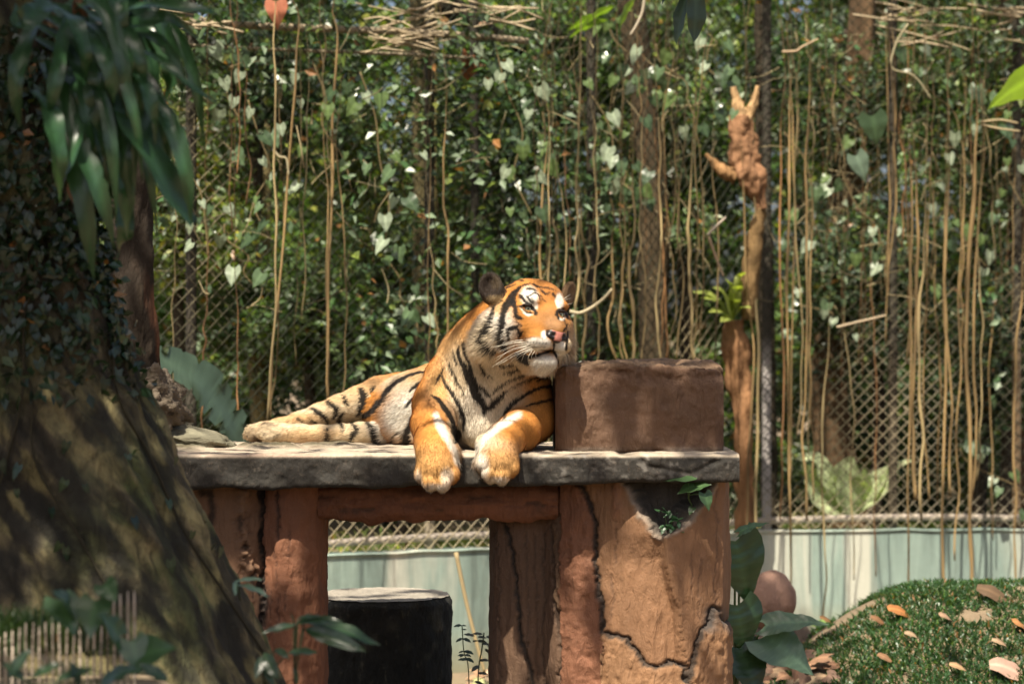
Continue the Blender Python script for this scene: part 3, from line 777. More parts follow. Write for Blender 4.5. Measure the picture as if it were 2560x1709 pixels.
# ------------------------------------------------------------------ stump seen through the opening
m, nt, b = new_mat('stump_bark')
v = objco(nt); n1 = noise_n(nt, objco(nt, (1, 1, 0.5)), 22, 7, 0.65); n2 = noise_n(nt, v, 120, 5)
c = ramp(nt, n1, [(0.35, (0.008, 0.008, 0.006)), (0.58, (0.022, 0.021, 0.015)), (0.68, (0.14, 0.12, 0.075))])
c = mixc(nt, 0.5, c, attr(nt), 'MIX')
nt.links.new(c, b.inputs['Base Color']); b.inputs['Roughness'].default_value = 0.85
p = bump(nt, b, n1, 1.0, 0.03); bump(nt, b, n2, 0.5, 0.004, p)
MAT_STUMP = m
sc_ = W(952, 1488, 10.0); sr = 178 / FPX * 10.0
stump = empty('tree_stump', (sc_.x, sc_.y, 0), 'dark rough sawn tree stump with a grey flat top under the platform', 'stump')
na, nz = 160, 80
th = np.linspace(0, 2 * np.pi, na, endpoint=False); zz_ = np.linspace(-0.05, sc_.z, nz)
P = np.stack([sc_.x + sr * np.cos(th)[None] * np.ones((nz, 1)), sc_.y + sr * np.sin(th)[None] * np.ones((nz, 1)), zz_[:, None] * np.ones(na)], -1).reshape(-1, 3)
rad = np.stack([np.cos(th), np.sin(th), 0 * th], 1); RD = np.repeat(rad[None], nz, 0).reshape(-1, 3)
flare = 0.03 * np.clip(1 - P[:, 2] / 0.3, 0, 1)
P = P + RD * (flare + 0.018 * fbm(P * np.array([14, 14, 5]), 3, 5) + 0.008 * fbm(P * np.array([50, 50, 25]), 5, 3))[:, None]
edge = np.clip((P[:, 2] - sc_.z + 0.02) / 0.02, 0, 1); P = P - RD * (edge * 0.010)[:, None]
i = np.arange(nz - 1)[:, None] * na; j = np.arange(na)[None]; k = (j + 1) % na
col = lay(np.tile([0.018, 0.018, 0.014], (len(P), 1)), np.clip(fbm(P * 12, 9, 4) * 2 - 0.3, 0, 0.7), (0.13, 0.115, 0.075))
link('bark', mesh_np('bark', P, np.stack([i + j, i + k, i + na + k, i + na + j], -1).reshape(-1, 4), MAT_STUMP, True, col), stump)
rings = 24; top = P.reshape(nz, na, 3)[-1]; V = []
for q in range(rings):
    f = 1 - q / (rings - 1) * 0.999; ring_ = (top - [sc_.x, sc_.y, 0]) * [f, f, 1] + [sc_.x, sc_.y, 0.003]
    ring_[:, 2] += 0.004 * fbm(ring_ * 30, 4, 3) + 0.002 * np.sin(f * 70); V.append(ring_)
V = np.concatenate(V); i = np.arange(rings - 1)[:, None] * na
col = np.tile([0.30, 0.27, 0.225], (len(V), 1)) * (1 + 0.3 * fbm(V * 25, 6, 4))[:, None]; col[:na * 2] *= 1.25
link('cut_top', mesh_np('cut_top', V, np.stack([i + j, i + k, i + na + k, i + na + j], -1).reshape(-1, 4), MAT_SLAB, True, np.clip(col, 0, 0.8)), stump)

# ------------------------------------------------------------------ old wood at the left end of the slab
MAT_WOOD = tint_mat('grey_wood', 0.85, 0.2, 16, 0.6, 50, 1.0, 0.02, (0.35, 1, 1))
def chunk(name, label, cat, cpx, cpy, Y, r, rotm_, col, seed, rough=0.3, sq=3.0, freq=2.2, strata=0.0):
    V, F, D = uv_sphere((0, 0, 0), 1.0, 72, 48)
    k_ = (np.abs(D) ** sq).sum(1) ** (-1 / sq)
    V = D * k_[:, None]
    dd = fbm(V * freq, seed, 5); V = V * (1 + rough * dd)[:, None]
    if strata: V = V * (1 + strata * np.floor(4 * fbm(V * np.array([1.2, 3.0, 3.0]), seed + 5, 3)) / 4)[:, None]
    V = (V * np.asarray(r)) @ np.array(rotm_).T
    c0 = W(cpx, cpy, Y); 
    colr = np.tile(np.asarray(col, float), (len(V), 1)) * (1 + 0.5 * fbm(V * 25, seed + 2, 4))[:, None]
    o = link(name, mesh_np(name, V, F, MAT_WOOD, True, np.clip(colr, 0.01, 0.8)), None, c0)
    return tag(o, label, cat)
def uv_sphere(c, r, nu=32, nv=20):
    th = np.linspace(0, np.pi, nv); ph = np.linspace(0, 2 * np.pi, nu, endpoint=False)
    D = np.stack([np.sin(th)[:, None] * np.cos(ph), np.sin(th)[:, None] * np.sin(ph), np.cos(th)[:, None] * np.ones(nu)], -1)
    i = np.arange(nv - 1)[:, None] * nu; j = np.arange(nu)[None]; k = (j + 1) % nu
    F = np.stack([i + j, i + nu + j, i + nu + k, i + k], -1).reshape(-1, 4)
    return np.asarray(c) + r * D.reshape(-1, 3), F, D.reshape(-1, 3)
chunk('broken_log', 'jagged weathered log end jutting out beside the dark trunk', 'log', 384, 1004, 9.0, (0.090, 0.15, 0.115), Matrix.Rotation(math.radians(-24), 3, 'Y'), (0.17, 0.135, 0.10), 5, 0.32, 5.0, 2.6, 0.34)
chunk('mossy_log', 'grey mossy tapered lump lying on the left end of the slab', 'log', 462, 1103, 9.05, (0.20, 0.16, 0.058), Matrix.Rotation(math.radians(9), 3, 'Y'), (0.23, 0.215, 0.15), 9, 0.25, 2.4, 2.4, 0.14)
# ------------------------------------------------------------------ left: big ivy-clad trunk in front, dark trunk behind it
TRUNK = [(-300, 10, 170), (0, 10, 175), (300, 10, 185), (600, 15, 200), (763, 25, 225), (948, 45, 262), (1100, 75, 315), (1253, 100, 355), (1526, 140, 445), (1709, 165, 490), (2000, 200, 600), (2400, 240, 760)]
TY = 6.7
m, nt, b = new_mat('mossy_bark')
v = objco(nt); n1 = noise_n(nt, objco(nt, (1, 1, 0.45)), 26, 7, 0.65, 0.5); n2 = noise_n(nt, v, 5, 5); n3 = noise_n(nt, v, 90, 4)
c = mixc(nt, ramp(nt, n1, [(0.38, (0, 0, 0)), (0.62, (1, 1, 1))]), mixc(nt, 0.7, attr(nt), (0.015, 0.012, 0.008)), attr(nt))
nt.links.new(c, b.inputs['Base Color']); b.inputs['Roughness'].default_value = 0.9
p = bump(nt, b, n1, 1.0, 0.03); bump(nt, b, n3, 0.4, 0.004, p)
MAT_MOSSY = m
ivy_tree = empty('ivy_clad_tree', (W(240, 0, TY).x, TY, 0), 'huge leaning mossy tree trunk wrapped in small dark ivy leaves', 'tree')
pys = np.linspace(-300, 2400, 230); cp = np.interp(pys, [t[0] for t in TRUNK], [t[1] for t in TRUNK]); hw = np.interp(pys, [t[0] for t in TRUNK], [t[2] for t in TRUNK])
na = 200; th = np.linspace(0, 2 * np.pi, na, endpoint=False)
cx = (cp - 1280) / FPX * TY; rw = hw / FPX * TY; zc = CAM_Z + (854.5 - pys) / FPX * TY
P = np.stack([cx[:, None] + rw[:, None] * np.cos(th), TY + 0.25 + 0.75 * rw[:, None] * np.sin(th), zc[:, None] * np.ones(na)], -1).reshape(-1, 3)
RD = np.repeat(np.stack([np.cos(th), np.sin(th), 0 * th], 1)[None], len(pys), 0).reshape(-1, 3)
lean = P + np.array([0.55, 0, 0]) * (P[:, 2:3] * 1.0)          # bark plates run along the lean
ridge = fbm(lean * np.array([9, 9, 3.0]), 101, 5)
root = np.repeat(np.clip((pys - 1150) / 900, 0, 1), na) * np.sin(np.tile(th, len(pys)) * 5 + 0.8)
P = P + RD * (0.050 * ridge + 0.022 * fbm(lean * np.array([30, 30, 11]), 103, 4) + 0.05 * root)[:, None]
px = to_px(P)
col = np.tile([0.100, 0.080, 0.050], (len(P), 1))
mossn = fbm(P * 3.5, 105, 4)
edge = np.clip((px[:, 0] - np.repeat(cp + hw * 0.45, na)) / 150, 0, 1)
col = lay(col, np.clip(mossn * 2 + 0.15 + edge * 0.6, 0, 1) * 0.8, (0.125, 0.150, 0.042))
col = lay(col, np.clip(fbm(lean * np.array([11, 11, 5]), 107, 4) * 4.0 - 0.2, 0, 1) * np.clip((px[:, 1] - 950) / 300, 0, 1) * 0.9, (0.46, 0.35, 0.17))
col = lay(col, np.clip(-ridge * 4 - 0.3, 0, 0.85), (0.018, 0.016, 0.010))
col = lay(col, np.clip(fbm(P * 11, 109, 4) * 3 - 0.9, 0, 0.8), (0.02, 0.018, 0.012))
col = lay(col, np.clip(fbm(P * 6, 111, 3) * 3 - 1.0, 0, 0.8) * np.clip((px[:, 1] - 1450) / 150, 0, 1), (0.24, 0.15, 0.09))
plate = fbm(lean * np.array([24, 24, 9.0]), 113, 4)
col = lay(col, np.clip(plate * 4 - 0.2, 0, 0.75) * np.clip((px[:, 1] - 800) / 300, 0.1, 1), (0.34, 0.28, 0.12)); col = lay(col, np.clip(-plate * 4 - 0.3, 0, 0.8), (0.016, 0.015, 0.010))
i = np.arange(len(pys) - 1)[:, None] * na; j = np.arange(na)[None]; k = (j + 1) % na
link('trunk', mesh_np('trunk', P, np.stack([i + j, i + na + j, i + na + k, i + k], -1).reshape(-1, 4), MAT_MOSSY, True, np.clip(col, 0.006, 0.6)), ivy_tree)
GRID = P.reshape(len(pys), na, 3)
rr = random.Random(31)
IVY = [blade_mesh('heart', c_, MAT_GLOSSY, 0.25, s_) for s_, c_ in enumerate([(0.016, 0.036, 0.020), (0.022, 0.048, 0.026), (0.012, 0.026, 0.016), (0.034, 0.060, 0.026)])]
def on_trunk(py, ang, out=0.02):
    a = int(np.clip((py + 300) / 2700 * (len(pys) - 1), 0, len(pys) - 1)); t_ = int((ang % 360) / 360 * na)
    return Vector(GRID[a, t_]) + Vector((math.cos(math.radians(ang)), math.sin(math.radians(ang)), 0)) * out
made = 0
while made < 300:
    py = rr.uniform(120, 1560); ang = rr.uniform(200, 372)
    dens = 1.0 if py < 900 else 0.35 * math.exp(-(py - 900) / 300)
    pos = on_trunk(py, ang, rr.uniform(0.008, 0.035)); q = to_px(np.array([pos]))[0]
    if q[0] < -20 or rr.random() > dens: continue
    nrm_ = Vector((math.cos(math.radians(ang)), math.sin(math.radians(ang)), rr.uniform(0.1, 0.9))) + Vector((rr.uniform(-.5, .5), rr.uniform(-.5, .5), rr.uniform(-.3, .5)))
    put_leaf(ivy_tree, pos, (rr.uniform(-.6, .6), rr.uniform(-.3, .1), -1), nrm_, rr.uniform(0.024, 0.046), rr.choice(IVY), 'ivy_leaf', 0.8)
    made += 1
rg = np.random.default_rng(6)
pyr = rg.uniform(40, 1000, 2600) ** 1.0; ang = rg.uniform(195, 375, 2600)
P = np.array([tuple(on_trunk(a_, b_, o_)) for a_, b_, o_ in zip(pyr, ang, rg.uniform(0.005, 0.05, 2600))])
keep = rg.random(2600) < np.where(pyr < 750, 1, 0.45)
P = P[keep]
leaf_cloud('ivy_leaves', P, rg.uniform(0.025, 0.05, len(P)), rg.uniform(0.018, 0.034, len(P)), greens(len(P), rg, (0.020, 0.042, 0.022), 0.5, 0.05), MAT_GLOSSY, ivy_tree, 0.2, rg, 0.6, 'stuff', face=np.array([0.3, -0.8, 0.2]))
mb = MB()
for q in range(4):
    a0 = rr.uniform(215, 350); pts = [on_trunk(1700 - 180 * s_, a0 + 14 * math.sin(s_ * 0.9 + q) + s_ * rr.uniform(-3, 3), 0.012) for s_ in range(9)]
    tube(mb, spline(pts, 40), 0.004, 6, (0.05, 0.045, 0.028))
mb.build('ivy_stem', MAT_BARK, ivy_tree)

dark_tree = empty('bark_stripped_tree', (*xy(330, 9.7), 0), 'dark charred tree trunk with torn reddish bark behind the ivy-clad tree', 'tree')
C = spline([W(345, 1500, 9.7), W(345, 1100, 9.7), W(335, 900, 9.7), W(325, 650, 9.7), W(325, 350, 9.7), W(318, 0, 9.7), W(310, -500, 9.7)], 110); C[0, 2] = -0.05
rr_ = np.interp(np.linspace(0, 1, 110), [0, 0.25, 0.4, 0.6, 1], [0.10, 0.102, 0.086, 0.080, 0.075])
na = 60; th = np.linspace(0, 2 * np.pi, na, endpoint=False)
P = np.stack([C[:, None, 0] + rr_[:, None] * np.cos(th), C[:, None, 1] + rr_[:, None] * np.sin(th), C[:, None, 2] * np.ones(na)], -1).reshape(-1, 3)
RD = np.repeat(np.stack([np.cos(th), np.sin(th), 0 * th], 1)[None], 110, 0).reshape(-1, 3)
rn = fbm(P * np.array([22, 22, 6]), 121, 5); P = P + RD * (0.022 * rn + 0.02 * np.round(fbm(P * np.array([8, 8, 2.5]), 123, 3) * 2) / 2)[:, None]
px = to_px(P); col = np.tile([0.030, 0.023, 0.018], (len(P), 1))
tear = np.clip(fbm(P * np.array([6, 6, 3]), 125, 4) * 3, 0, 1) * np.clip((px[:, 0] - 325) / 40, 0, 1) * np.clip((px[:, 1] - 560) / 200, 0.12, 1)
col = lay(col, tear, (0.34, 0.14, 0.07)); col = lay(col, np.clip(rn * 3 - 0.8, 0, 1) * 0.5, (0.10, 0.075, 0.05))
i = np.arange(109)[:, None] * na; j = np.arange(na)[None]; k = (j + 1) % na
link('trunk', mesh_np('trunk', P, np.stack([i + j, i + k, i + na + k, i + na + j], -1).reshape(-1, 4), MAT_BARK, True, np.clip(col, 0.006, 0.6)), dark_tree)

# strap-leaved fern hanging from the trunk, top left
fern = empty('strap_fern', W(180, 60, 6.25), 'dark green strap-leaved fern drooping from the big trunk', 'fern')
rr = random.Random(12)
FR = [([(250, 60), (380, 60), (430, 170), (410, 260)], 62), ([(230, 90), (300, 240), (380, 400), (480, 560)], 84), ([(200, 150), (280, 330), (310, 480), (318, 600)], 56), ([(300, 470), (312, 560), (288, 655)], 48),
      ([(150, 120), (190, 330), (250, 480), (285, 620)], 52), ([(120, 150), (180, 380), (215, 540), (235, 700)], 54), ([(220, 30), (330, 60), (420, 45), (500, 100)], 40), ([(260, 20), (400, 15), (520, 30), (560, 70)], 34),
      ([(300, 110), (400, 150), (470, 210), (560, 270)], 22), ([(280, 100), (370, 210), (430, 300), (470, 330)], 38), ([(200, 60), (270, 130), (330, 190), (345, 260)], 58), ([(140, 20), (220, 10), (300, 30), (380, 40)], 50),
      ([(250, 130), (320, 230), (380, 270), (420, 360)], 34), ([(180, 200), (200, 330), (170, 420), (150, 470)], 30), ([(260, 180), (300, 300), (310, 400), (330, 520)], 44), ([(330, 180), (400, 260), (430, 330), (440, 360)], 24),
      ([(100, 40), (60, 120), (40, 220), (50, 320)], 44), ([(130, 10), (90, 30), (50, 60), (40, 10)], 60), ([(170, 30), (150, 130), (130, 240), (110, 330)], 40), ([(210, 210), (240, 350), (260, 430), (255, 520)], 40),
      ([(320, 60), (410, 110), (455, 200), (452, 290)], 30), ([(280, 40), (340, 100), (390, 190), (392, 240)], 46)]
for q in range(44):
    a0 = rr.uniform(-0.5, 1.3); l_ = rr.uniform(160, 430); x0, y0 = rr.uniform(60, 310), rr.uniform(-60, 230)
    FR.append(([(x0, y0), (x0 + l_ * 0.35 * math.cos(a0), y0 + l_ * 0.2), (x0 + l_ * 0.5 * math.cos(a0), y0 + l_ * 0.55), (x0 + l_ * 0.55 * math.cos(a0), y0 + l_ * 0.95)], rr.uniform(22, 56)))
for q, (pts, w) in enumerate(FR):
    Y0 = 6.30 - rr.uniform(0, 0.25)
    mb = MB(); P3 = [W(x, y, Y0 - 0.10 * math.sin(math.pi * s_ / (len(pts) - 1)) - 0.03 * s_) for s_, (x, y) in enumerate(pts)]
    w_ = w / FPX * Y0; g_ = rr.uniform(0.75, 1.35)
    if q == 1: ws = [w_ * 0.4, w_ * 0.95, w_ * 1.05, w_ * 0.95, w_ * 0.55]
    else: ws = [w_ * 0.3, w_ * 0.9, w_, w_ * 0.75, w_ * 0.04]
    frond(mb, P3, ws, (rr.uniform(-0.5, 0.7), -0.8, rr.uniform(0.2, 1.0)), (0.024 * g_, 0.064 * g_, 0.027 * g_), 0.30, 0.26, 26, q, 0.3 if q in (1, 4) else 0.08)
    mb.build('frond', MAT_GLOSSY, fern)
mb = MB()
for q in range(14): tube(mb, spline([W(rr.uniform(90, 220), rr.uniform(-20, 120), 6.45), W(rr.uniform(120, 260), rr.uniform(60, 200), 6.4), W(rr.uniform(140, 300), rr.uniform(150, 320), 6.38)], 10), 0.006, 6, (0.07, 0.05, 0.03))
mb.build('root_clump', MAT_BARK, fern)
for q, (x, y, w) in enumerate(((195, 25, 70), (230, 165, 40), (175, 470, 40))):
    o = put_leaf(None, W(x, y - w * 0.6, 6.2), (0.3, -0.1, -1), (0.2, -0.8, 0.5), w * 1.5 / FPX * 6.2, blade_mesh('oval', (0.20, 0.095, 0.05), MAT_DRY, 0.5, q), 'dead_leaf')
    tag(o, 'curled brown dead leaf caught in the hanging strap fern', 'leaf', 'dead leaves caught in the fern')

# ------------------------------------------------------------------ trunks, poles and dead wood at the fence
def simple_tree(name, label, pts, radii, col, Y, cat='tree', seed=1, flute=0.08, extra=None, n=40):
    P3 = [W(x, y, Y) for x, y in pts]
    b0 = P3[0].copy(); b0.z = float(ground_z(b0.x, b0.y)) - 0.05
    t = empty(name, b0, label, cat)
    tree_trunk(t, [b0] + P3, [radii[0]] + list(radii), col, 20, n, 0.14, None, 'trunk', seed, flute)
    return t
t = simple_tree('mossy_tree', 'slim moss-streaked tree trunk rising behind the back of the tiger', [(1065, 1300), (1060, 900), (1052, 500), (1046, 200), (1042, -150)], [0.060, 0.058, 0.050, 0.048, 0.05], (0.10, 0.085, 0.040), 14.9, seed=3)
mb = MB(); 
for q in range(5): tube(mb, spline([W(1075 + 4 * q, -100, 14.8), W(1068 + 5 * q, 300, 14.8), W(1072 + 3 * q + rr.uniform(-6, 6), 700, 14.8), W(1090 + 4 * q, 960, 14.8)], 24), 0.010, 6, (0.16, 0.13, 0.045))
mb.build('aerial_root', MAT_ROOT, t)
t = empty('dark_pole', (*xy(1190, 13.9), 0.3), 'slim dark upright pole behind the left ear of the tiger', 'pole'); mb = MB(); tube(mb, spline([W(1188, 1300, 13.9), W(1188, 700, 13.9), W(1186, 300, 13.9), W(1183, -100, 13.9)], 30), 0.025, 12, (0.035, 0.034, 0.028)); mb.build('shaft', MAT_BARK, t)
simple_tree('slender_tree', 'straight dark tree trunk right of the split orange dead wood', [(1925, 1300), (1915, 800), (1908, 400), (1905, -150)], [0.056, 0.050, 0.046, 0.045], (0.045, 0.036, 0.024), 14.95, seed=5)
t = simple_tree('root_covered_tree', 'broad reddish root-covered trunk behind the wire to the right', [(2120, 1320), (2085, 1150), (2070, 950), (2110, 600), (2150, 200), (2160, -150)], [0.16, 0.13, 0.12, 0.10, 0.09, 0.09], (0.16, 0.10, 0.055), 15.8, seed=7, flute=0.15)
simple_tree('background_tree', 'brown trunk behind the wire at the bright wall end', [(2560, 1320), (2550, 800), (2540, 300), (2530, -150)], [0.07, 0.065, 0.06, 0.06], (0.14, 0.085, 0.045), 15.4, seed=8)
simple_tree('background_tree', 'pale lit trunk behind the fence left of the hanging roots', [(660, 1250), (640, 850), (655, 700), (665, 560), (670, 300)], [0.055, 0.05, 0.045, 0.03, 0.02], (0.30, 0.24, 0.11), 15.6, seed=9)
simple_tree('background_tree', 'thick brown trunk behind the hanging roots right of the tiger', [(1640, 1200), (1635, 800), (1630, 500), (1600, 200), (1560, -150)], [0.10, 0.09, 0.085, 0.08, 0.08], (0.075, 0.055, 0.032), 15.2, seed=10)
# big dark limb crossing the top
t = empty('dark_limb', W(1110, 10, 15.4), 'thick dark bough slanting across the top of the fence', 'branch'); mb = MB(); tube(mb, spline([W(1040, -60, 15.4), W(1130, 20, 15.4), W(1220, 80, 15.4), W(1310, 125, 15.5)], 24), np.linspace(0.09, 0.045, 24), 12, (0.035, 0.03, 0.022)); mb.build('bough', MAT_BARK, t)
# split dead trunk with torn orange bark
dead = empty('split_tree', W(1890, 520, 14.0), 'split dead tree with torn orange bark beside the straight dark trunk', 'dead tree')
tree_trunk(dead, [W(1903, 525, 14.0), W(1885, 470, 14.0), W(1862, 400, 14.0), W(1852, 330, 14.0), W(1856, 290, 14.0)], [0.028, 0.06, 0.072, 0.062, 0.055], (0.38, 0.20, 0.105), 40, 70, 0.42, name='trunk', seed=4, flute=0.16)
tree_trunk(dead, [W(1858, 300, 14.0), W(1842, 255, 14.0), W(1833, 218, 14.0)], [0.045, 0.024, 0.014], (0.56, 0.36, 0.18), 18, 30, 0.42, name='broken_fork', seed=5)
tree_trunk(dead, [W(1866, 305, 14.0), W(1885, 260, 14.0), W(1893, 215, 14.0)], [0.045, 0.024, 0.012], (0.56, 0.36, 0.18), 18, 30, 0.42, name='broken_fork', seed=6)
tree_trunk(dead, [W(1840, 440, 14.0), W(1800, 425, 14.0), W(1765, 385, 14.0)], [0.055, 0.035, 0.012], (0.34, 0.19, 0.085), 18, 30, 0.45, name='side_branch', seed=7)
tree_trunk(dead, [W(1900, 520, 14.0), W(1888, 600, 14.0), W(1875, 700, 14.0), W(1870, 800, 14.0)], [0.030, 0.05, 0.05, 0.04], (0.24, 0.15, 0.065), 14, 30, 0.25, name='lower_stem', seed=8)
# epiphyte stump with a lit fern
st = empty('fern_stump', W(1850, 1000, 14.05), 'rotten orange stump with a bright fern rosette on its top', 'stump')
tree_trunk(st, [W(1862, 1330, 14.1), W(1858, 1100, 14.05), W(1852, 950, 14.05), W(1842, 860, 14.05), W(1838, 800, 14.05)], [0.05, 0.055, 0.062, 0.070, 0.05], (0.33, 0.17, 0.08), 18, 40, 0.35, seed=14, flute=0.1)
for q, (dx, dy, w) in enumerate(((-80, -55, 26), (-50, -80, 24), (-15, -100, 26), (20, -85, 26), (30, -120, 24), (-60, -20, 24), (-30, 5, 24), (10, -50, 26), (45, -30, 22), (-100, -70, 20))):
    mb = MB(); frond(mb, [W(1832, 800, 14.0), W(1832 + dx * 0.5, 800 + dy * 0.75 - 8, 13.93), W(1832 + dx, 800 + dy, 13.85)], [0.01, w / FPX * 14, w / FPX * 15, 0.01], (0.2, -0.7, 0.9), (0.24, 0.28, 0.07), 0.2, 0.1, 10, q); mb.build('frond', MAT_LEAF, st)
# sunlit bird's-nest fern behind the wire
nest = empty('nest_fern', W(2130, 1290, 14.98), 'bright sunlit broad-leaved nest fern behind the wire mesh', 'fern')
for q, (pts, w) in enumerate((([(2110, 1285), (2060, 1230), (2005, 1160)], 62), ([(2115, 1285), (2085, 1225), (2040, 1150), (1990, 1148)], 46), ([(2125, 1285), (2120, 1200), (2130, 1140)], 84), ([(2135, 1285), (2180, 1220), (2225, 1165)], 56), ([(2140, 1285), (2200, 1230), (2240, 1170), (2282, 1150)], 34), ([(2120, 1290), (2050, 1260), (2010, 1200)], 48), ([(2130, 1288), (2150, 1230), (2160, 1170)], 58), ([(2120, 1288), (2095, 1240), (2085, 1190)], 52))):
    Y0 = 14.98 - 0.04 * (q % 3); w_ = w / FPX * Y0
    mb = MB(); frond(mb, [W(x, y, Y0 - 0.08 * s_) for s_, (x, y) in enumerate(pts)], [w_ * 0.3, w_ * 0.9, w_ * 1.1, w_ * 0.8, w_ * 0.15], (0.1 * (q - 3), -0.8, 0.7), (0.50, 0.56, 0.33), 0.3, 0.10, 16, q); mb.build('frond', MAT_GLOSSY, nest)

# ------------------------------------------------------------------ aerial roots hanging in front of the wire, each one its own
rr = random.Random(77)
HANG = [([(690, 20), (684, 330), (690, 650), (672, 1060)], 8), ([(745, 60), (735, 280), (712, 600), (680, 900), (668, 1055)], 9), ([(840, 90), (830, 420), (822, 760), (818, 1000)], 11), ([(812, 350), (814, 700), (812, 980)], 5),
        ([(515, 745), (512, 900), (506, 1095)], 8), ([(597, 820), (596, 950), (598, 1110)], 7), ([(1113, 360), (1116, 600), (1122, 900)], 8), ([(1080, 640), (1092, 800), (1100, 940)], 5), ([(700, 250), (705, 600), (690, 900), (680, 1050)], 4), ([(770, 200), (762, 480), (758, 800)], 4)]
for x, y0, y1, w in ((1360, 350, 900, 8), (1375, 640, 900, 6), (1392, 500, 905, 7), (1410, 420, 905, 5), (1440, 560, 905, 10), (1462, 520, 905, 10), (1500, 640, 905, 6), (1530, 540, 905, 9), (1548, 560, 905, 7), (1560, 500, 905, 5), (1583, 545, 905, 13), (1610, 500, 905, 5), (1640, 400, 905, 8), (1665, 480, 905, 6), (1680, 520, 905, 5), (1730, 470, 905, 12), (1752, 300, 905, 5), (1700, 350, 905, 6), (1420, 300, 700, 4), (1600, 250, 700, 4), (1675, 250, 700, 4), (1655, 300, 880, 5), (1490, 330, 760, 5),
                    (1790, 450, 1250, 6), (1872, 480, 1560, 8), (1888, 520, 1520, 10), (1955, 330, 1300, 7), (1975, 250, 1570, 9), (1985, 200, 1200, 6), (1998, 220, 1100, 5), (2012, 300, 1300, 8), (2030, 550, 1250, 6), (2060, 880, 1590, 7), (2125, 820, 1450, 5), (2185, 700, 1440, 5), (2270, 450, 1560, 7), (2285, 520, 1250, 14), (2300, 600, 1300, 11), (2318, 480, 1250, 6), (2345, 620, 1250, 6), (2360, 450, 1530, 11), (2374, 560, 1240, 9), (2395, 540, 1400, 7), (2425, 380, 1540, 15), (2438, 500, 1250, 9), (2450, 600, 1200, 6), (2480, 700, 1350, 5), (2545, 650, 1500, 8), (2100, 300, 900, 4), (2150, 250, 850, 4), (2410, 300, 900, 5), (2500, 300, 900, 4), (2330, 200, 700, 4)):
    HANG.append(([(x + rr.uniform(-16, 16), y0), (x + rr.uniform(-9, 9), y0 + (y1 - y0) * 0.35), (x + rr.uniform(-7, 7), y0 + (y1 - y0) * 0.7), (x + rr.uniform(-8, 8), y1)], w))
for q in range(64):
    x = rr.choice([rr.uniform(420, 1100), rr.uniform(1330, 1760), rr.uniform(1330, 1760), rr.uniform(1930, 2560), rr.uniform(1930, 2560)]); y0 = rr.uniform(-40, 420); y1 = y0 + rr.uniform(350, 800)
    HANG.append(([(x + rr.uniform(-25, 25), y0), (x + rr.uniform(-12, 12), (y0 * 2 + y1) / 3), (x + rr.uniform(-8, 8), (y0 + 2 * y1) / 3), (x + rr.uniform(-10, 10), y1)], rr.uniform(2.5, 5)))
NEAR = [(540, 'between the charred trunk and the hind paws'), (640, 'hanging above the hind paws of the tiger'), (700, 'hanging in the bundle over the stretched hind legs'), (800, 'hanging between the two root bundles over the hind legs'), (880, 'hanging above the thigh of the tiger'), (1030, 'hanging left of the mossy trunk'), (1200, 'hanging between the mossy trunk and the slim pole'),
        (1440, 'hanging right behind the head of the tiger'), (1530, 'hanging over the left half of the headrest block'), (1620, 'hanging over the middle of the headrest block'), (1700, 'hanging over the right half of the headrest block'), (1800, 'hanging between the headrest block and the split dead tree'), (1900, 'hanging beside the fern stump'), (2010, 'hanging right of the straight dark trunk'), (2140, 'hanging before the root-covered trunk'), (2260, 'hanging before the bare wire diamonds'), (2340, 'hanging in the bundle beside the bare wire'), (2410, 'hanging between the two right-hand bundles'), (2470, 'hanging in the bundle by the bright wall end'), (9999, 'hanging past the bundles before the brown far trunk')]
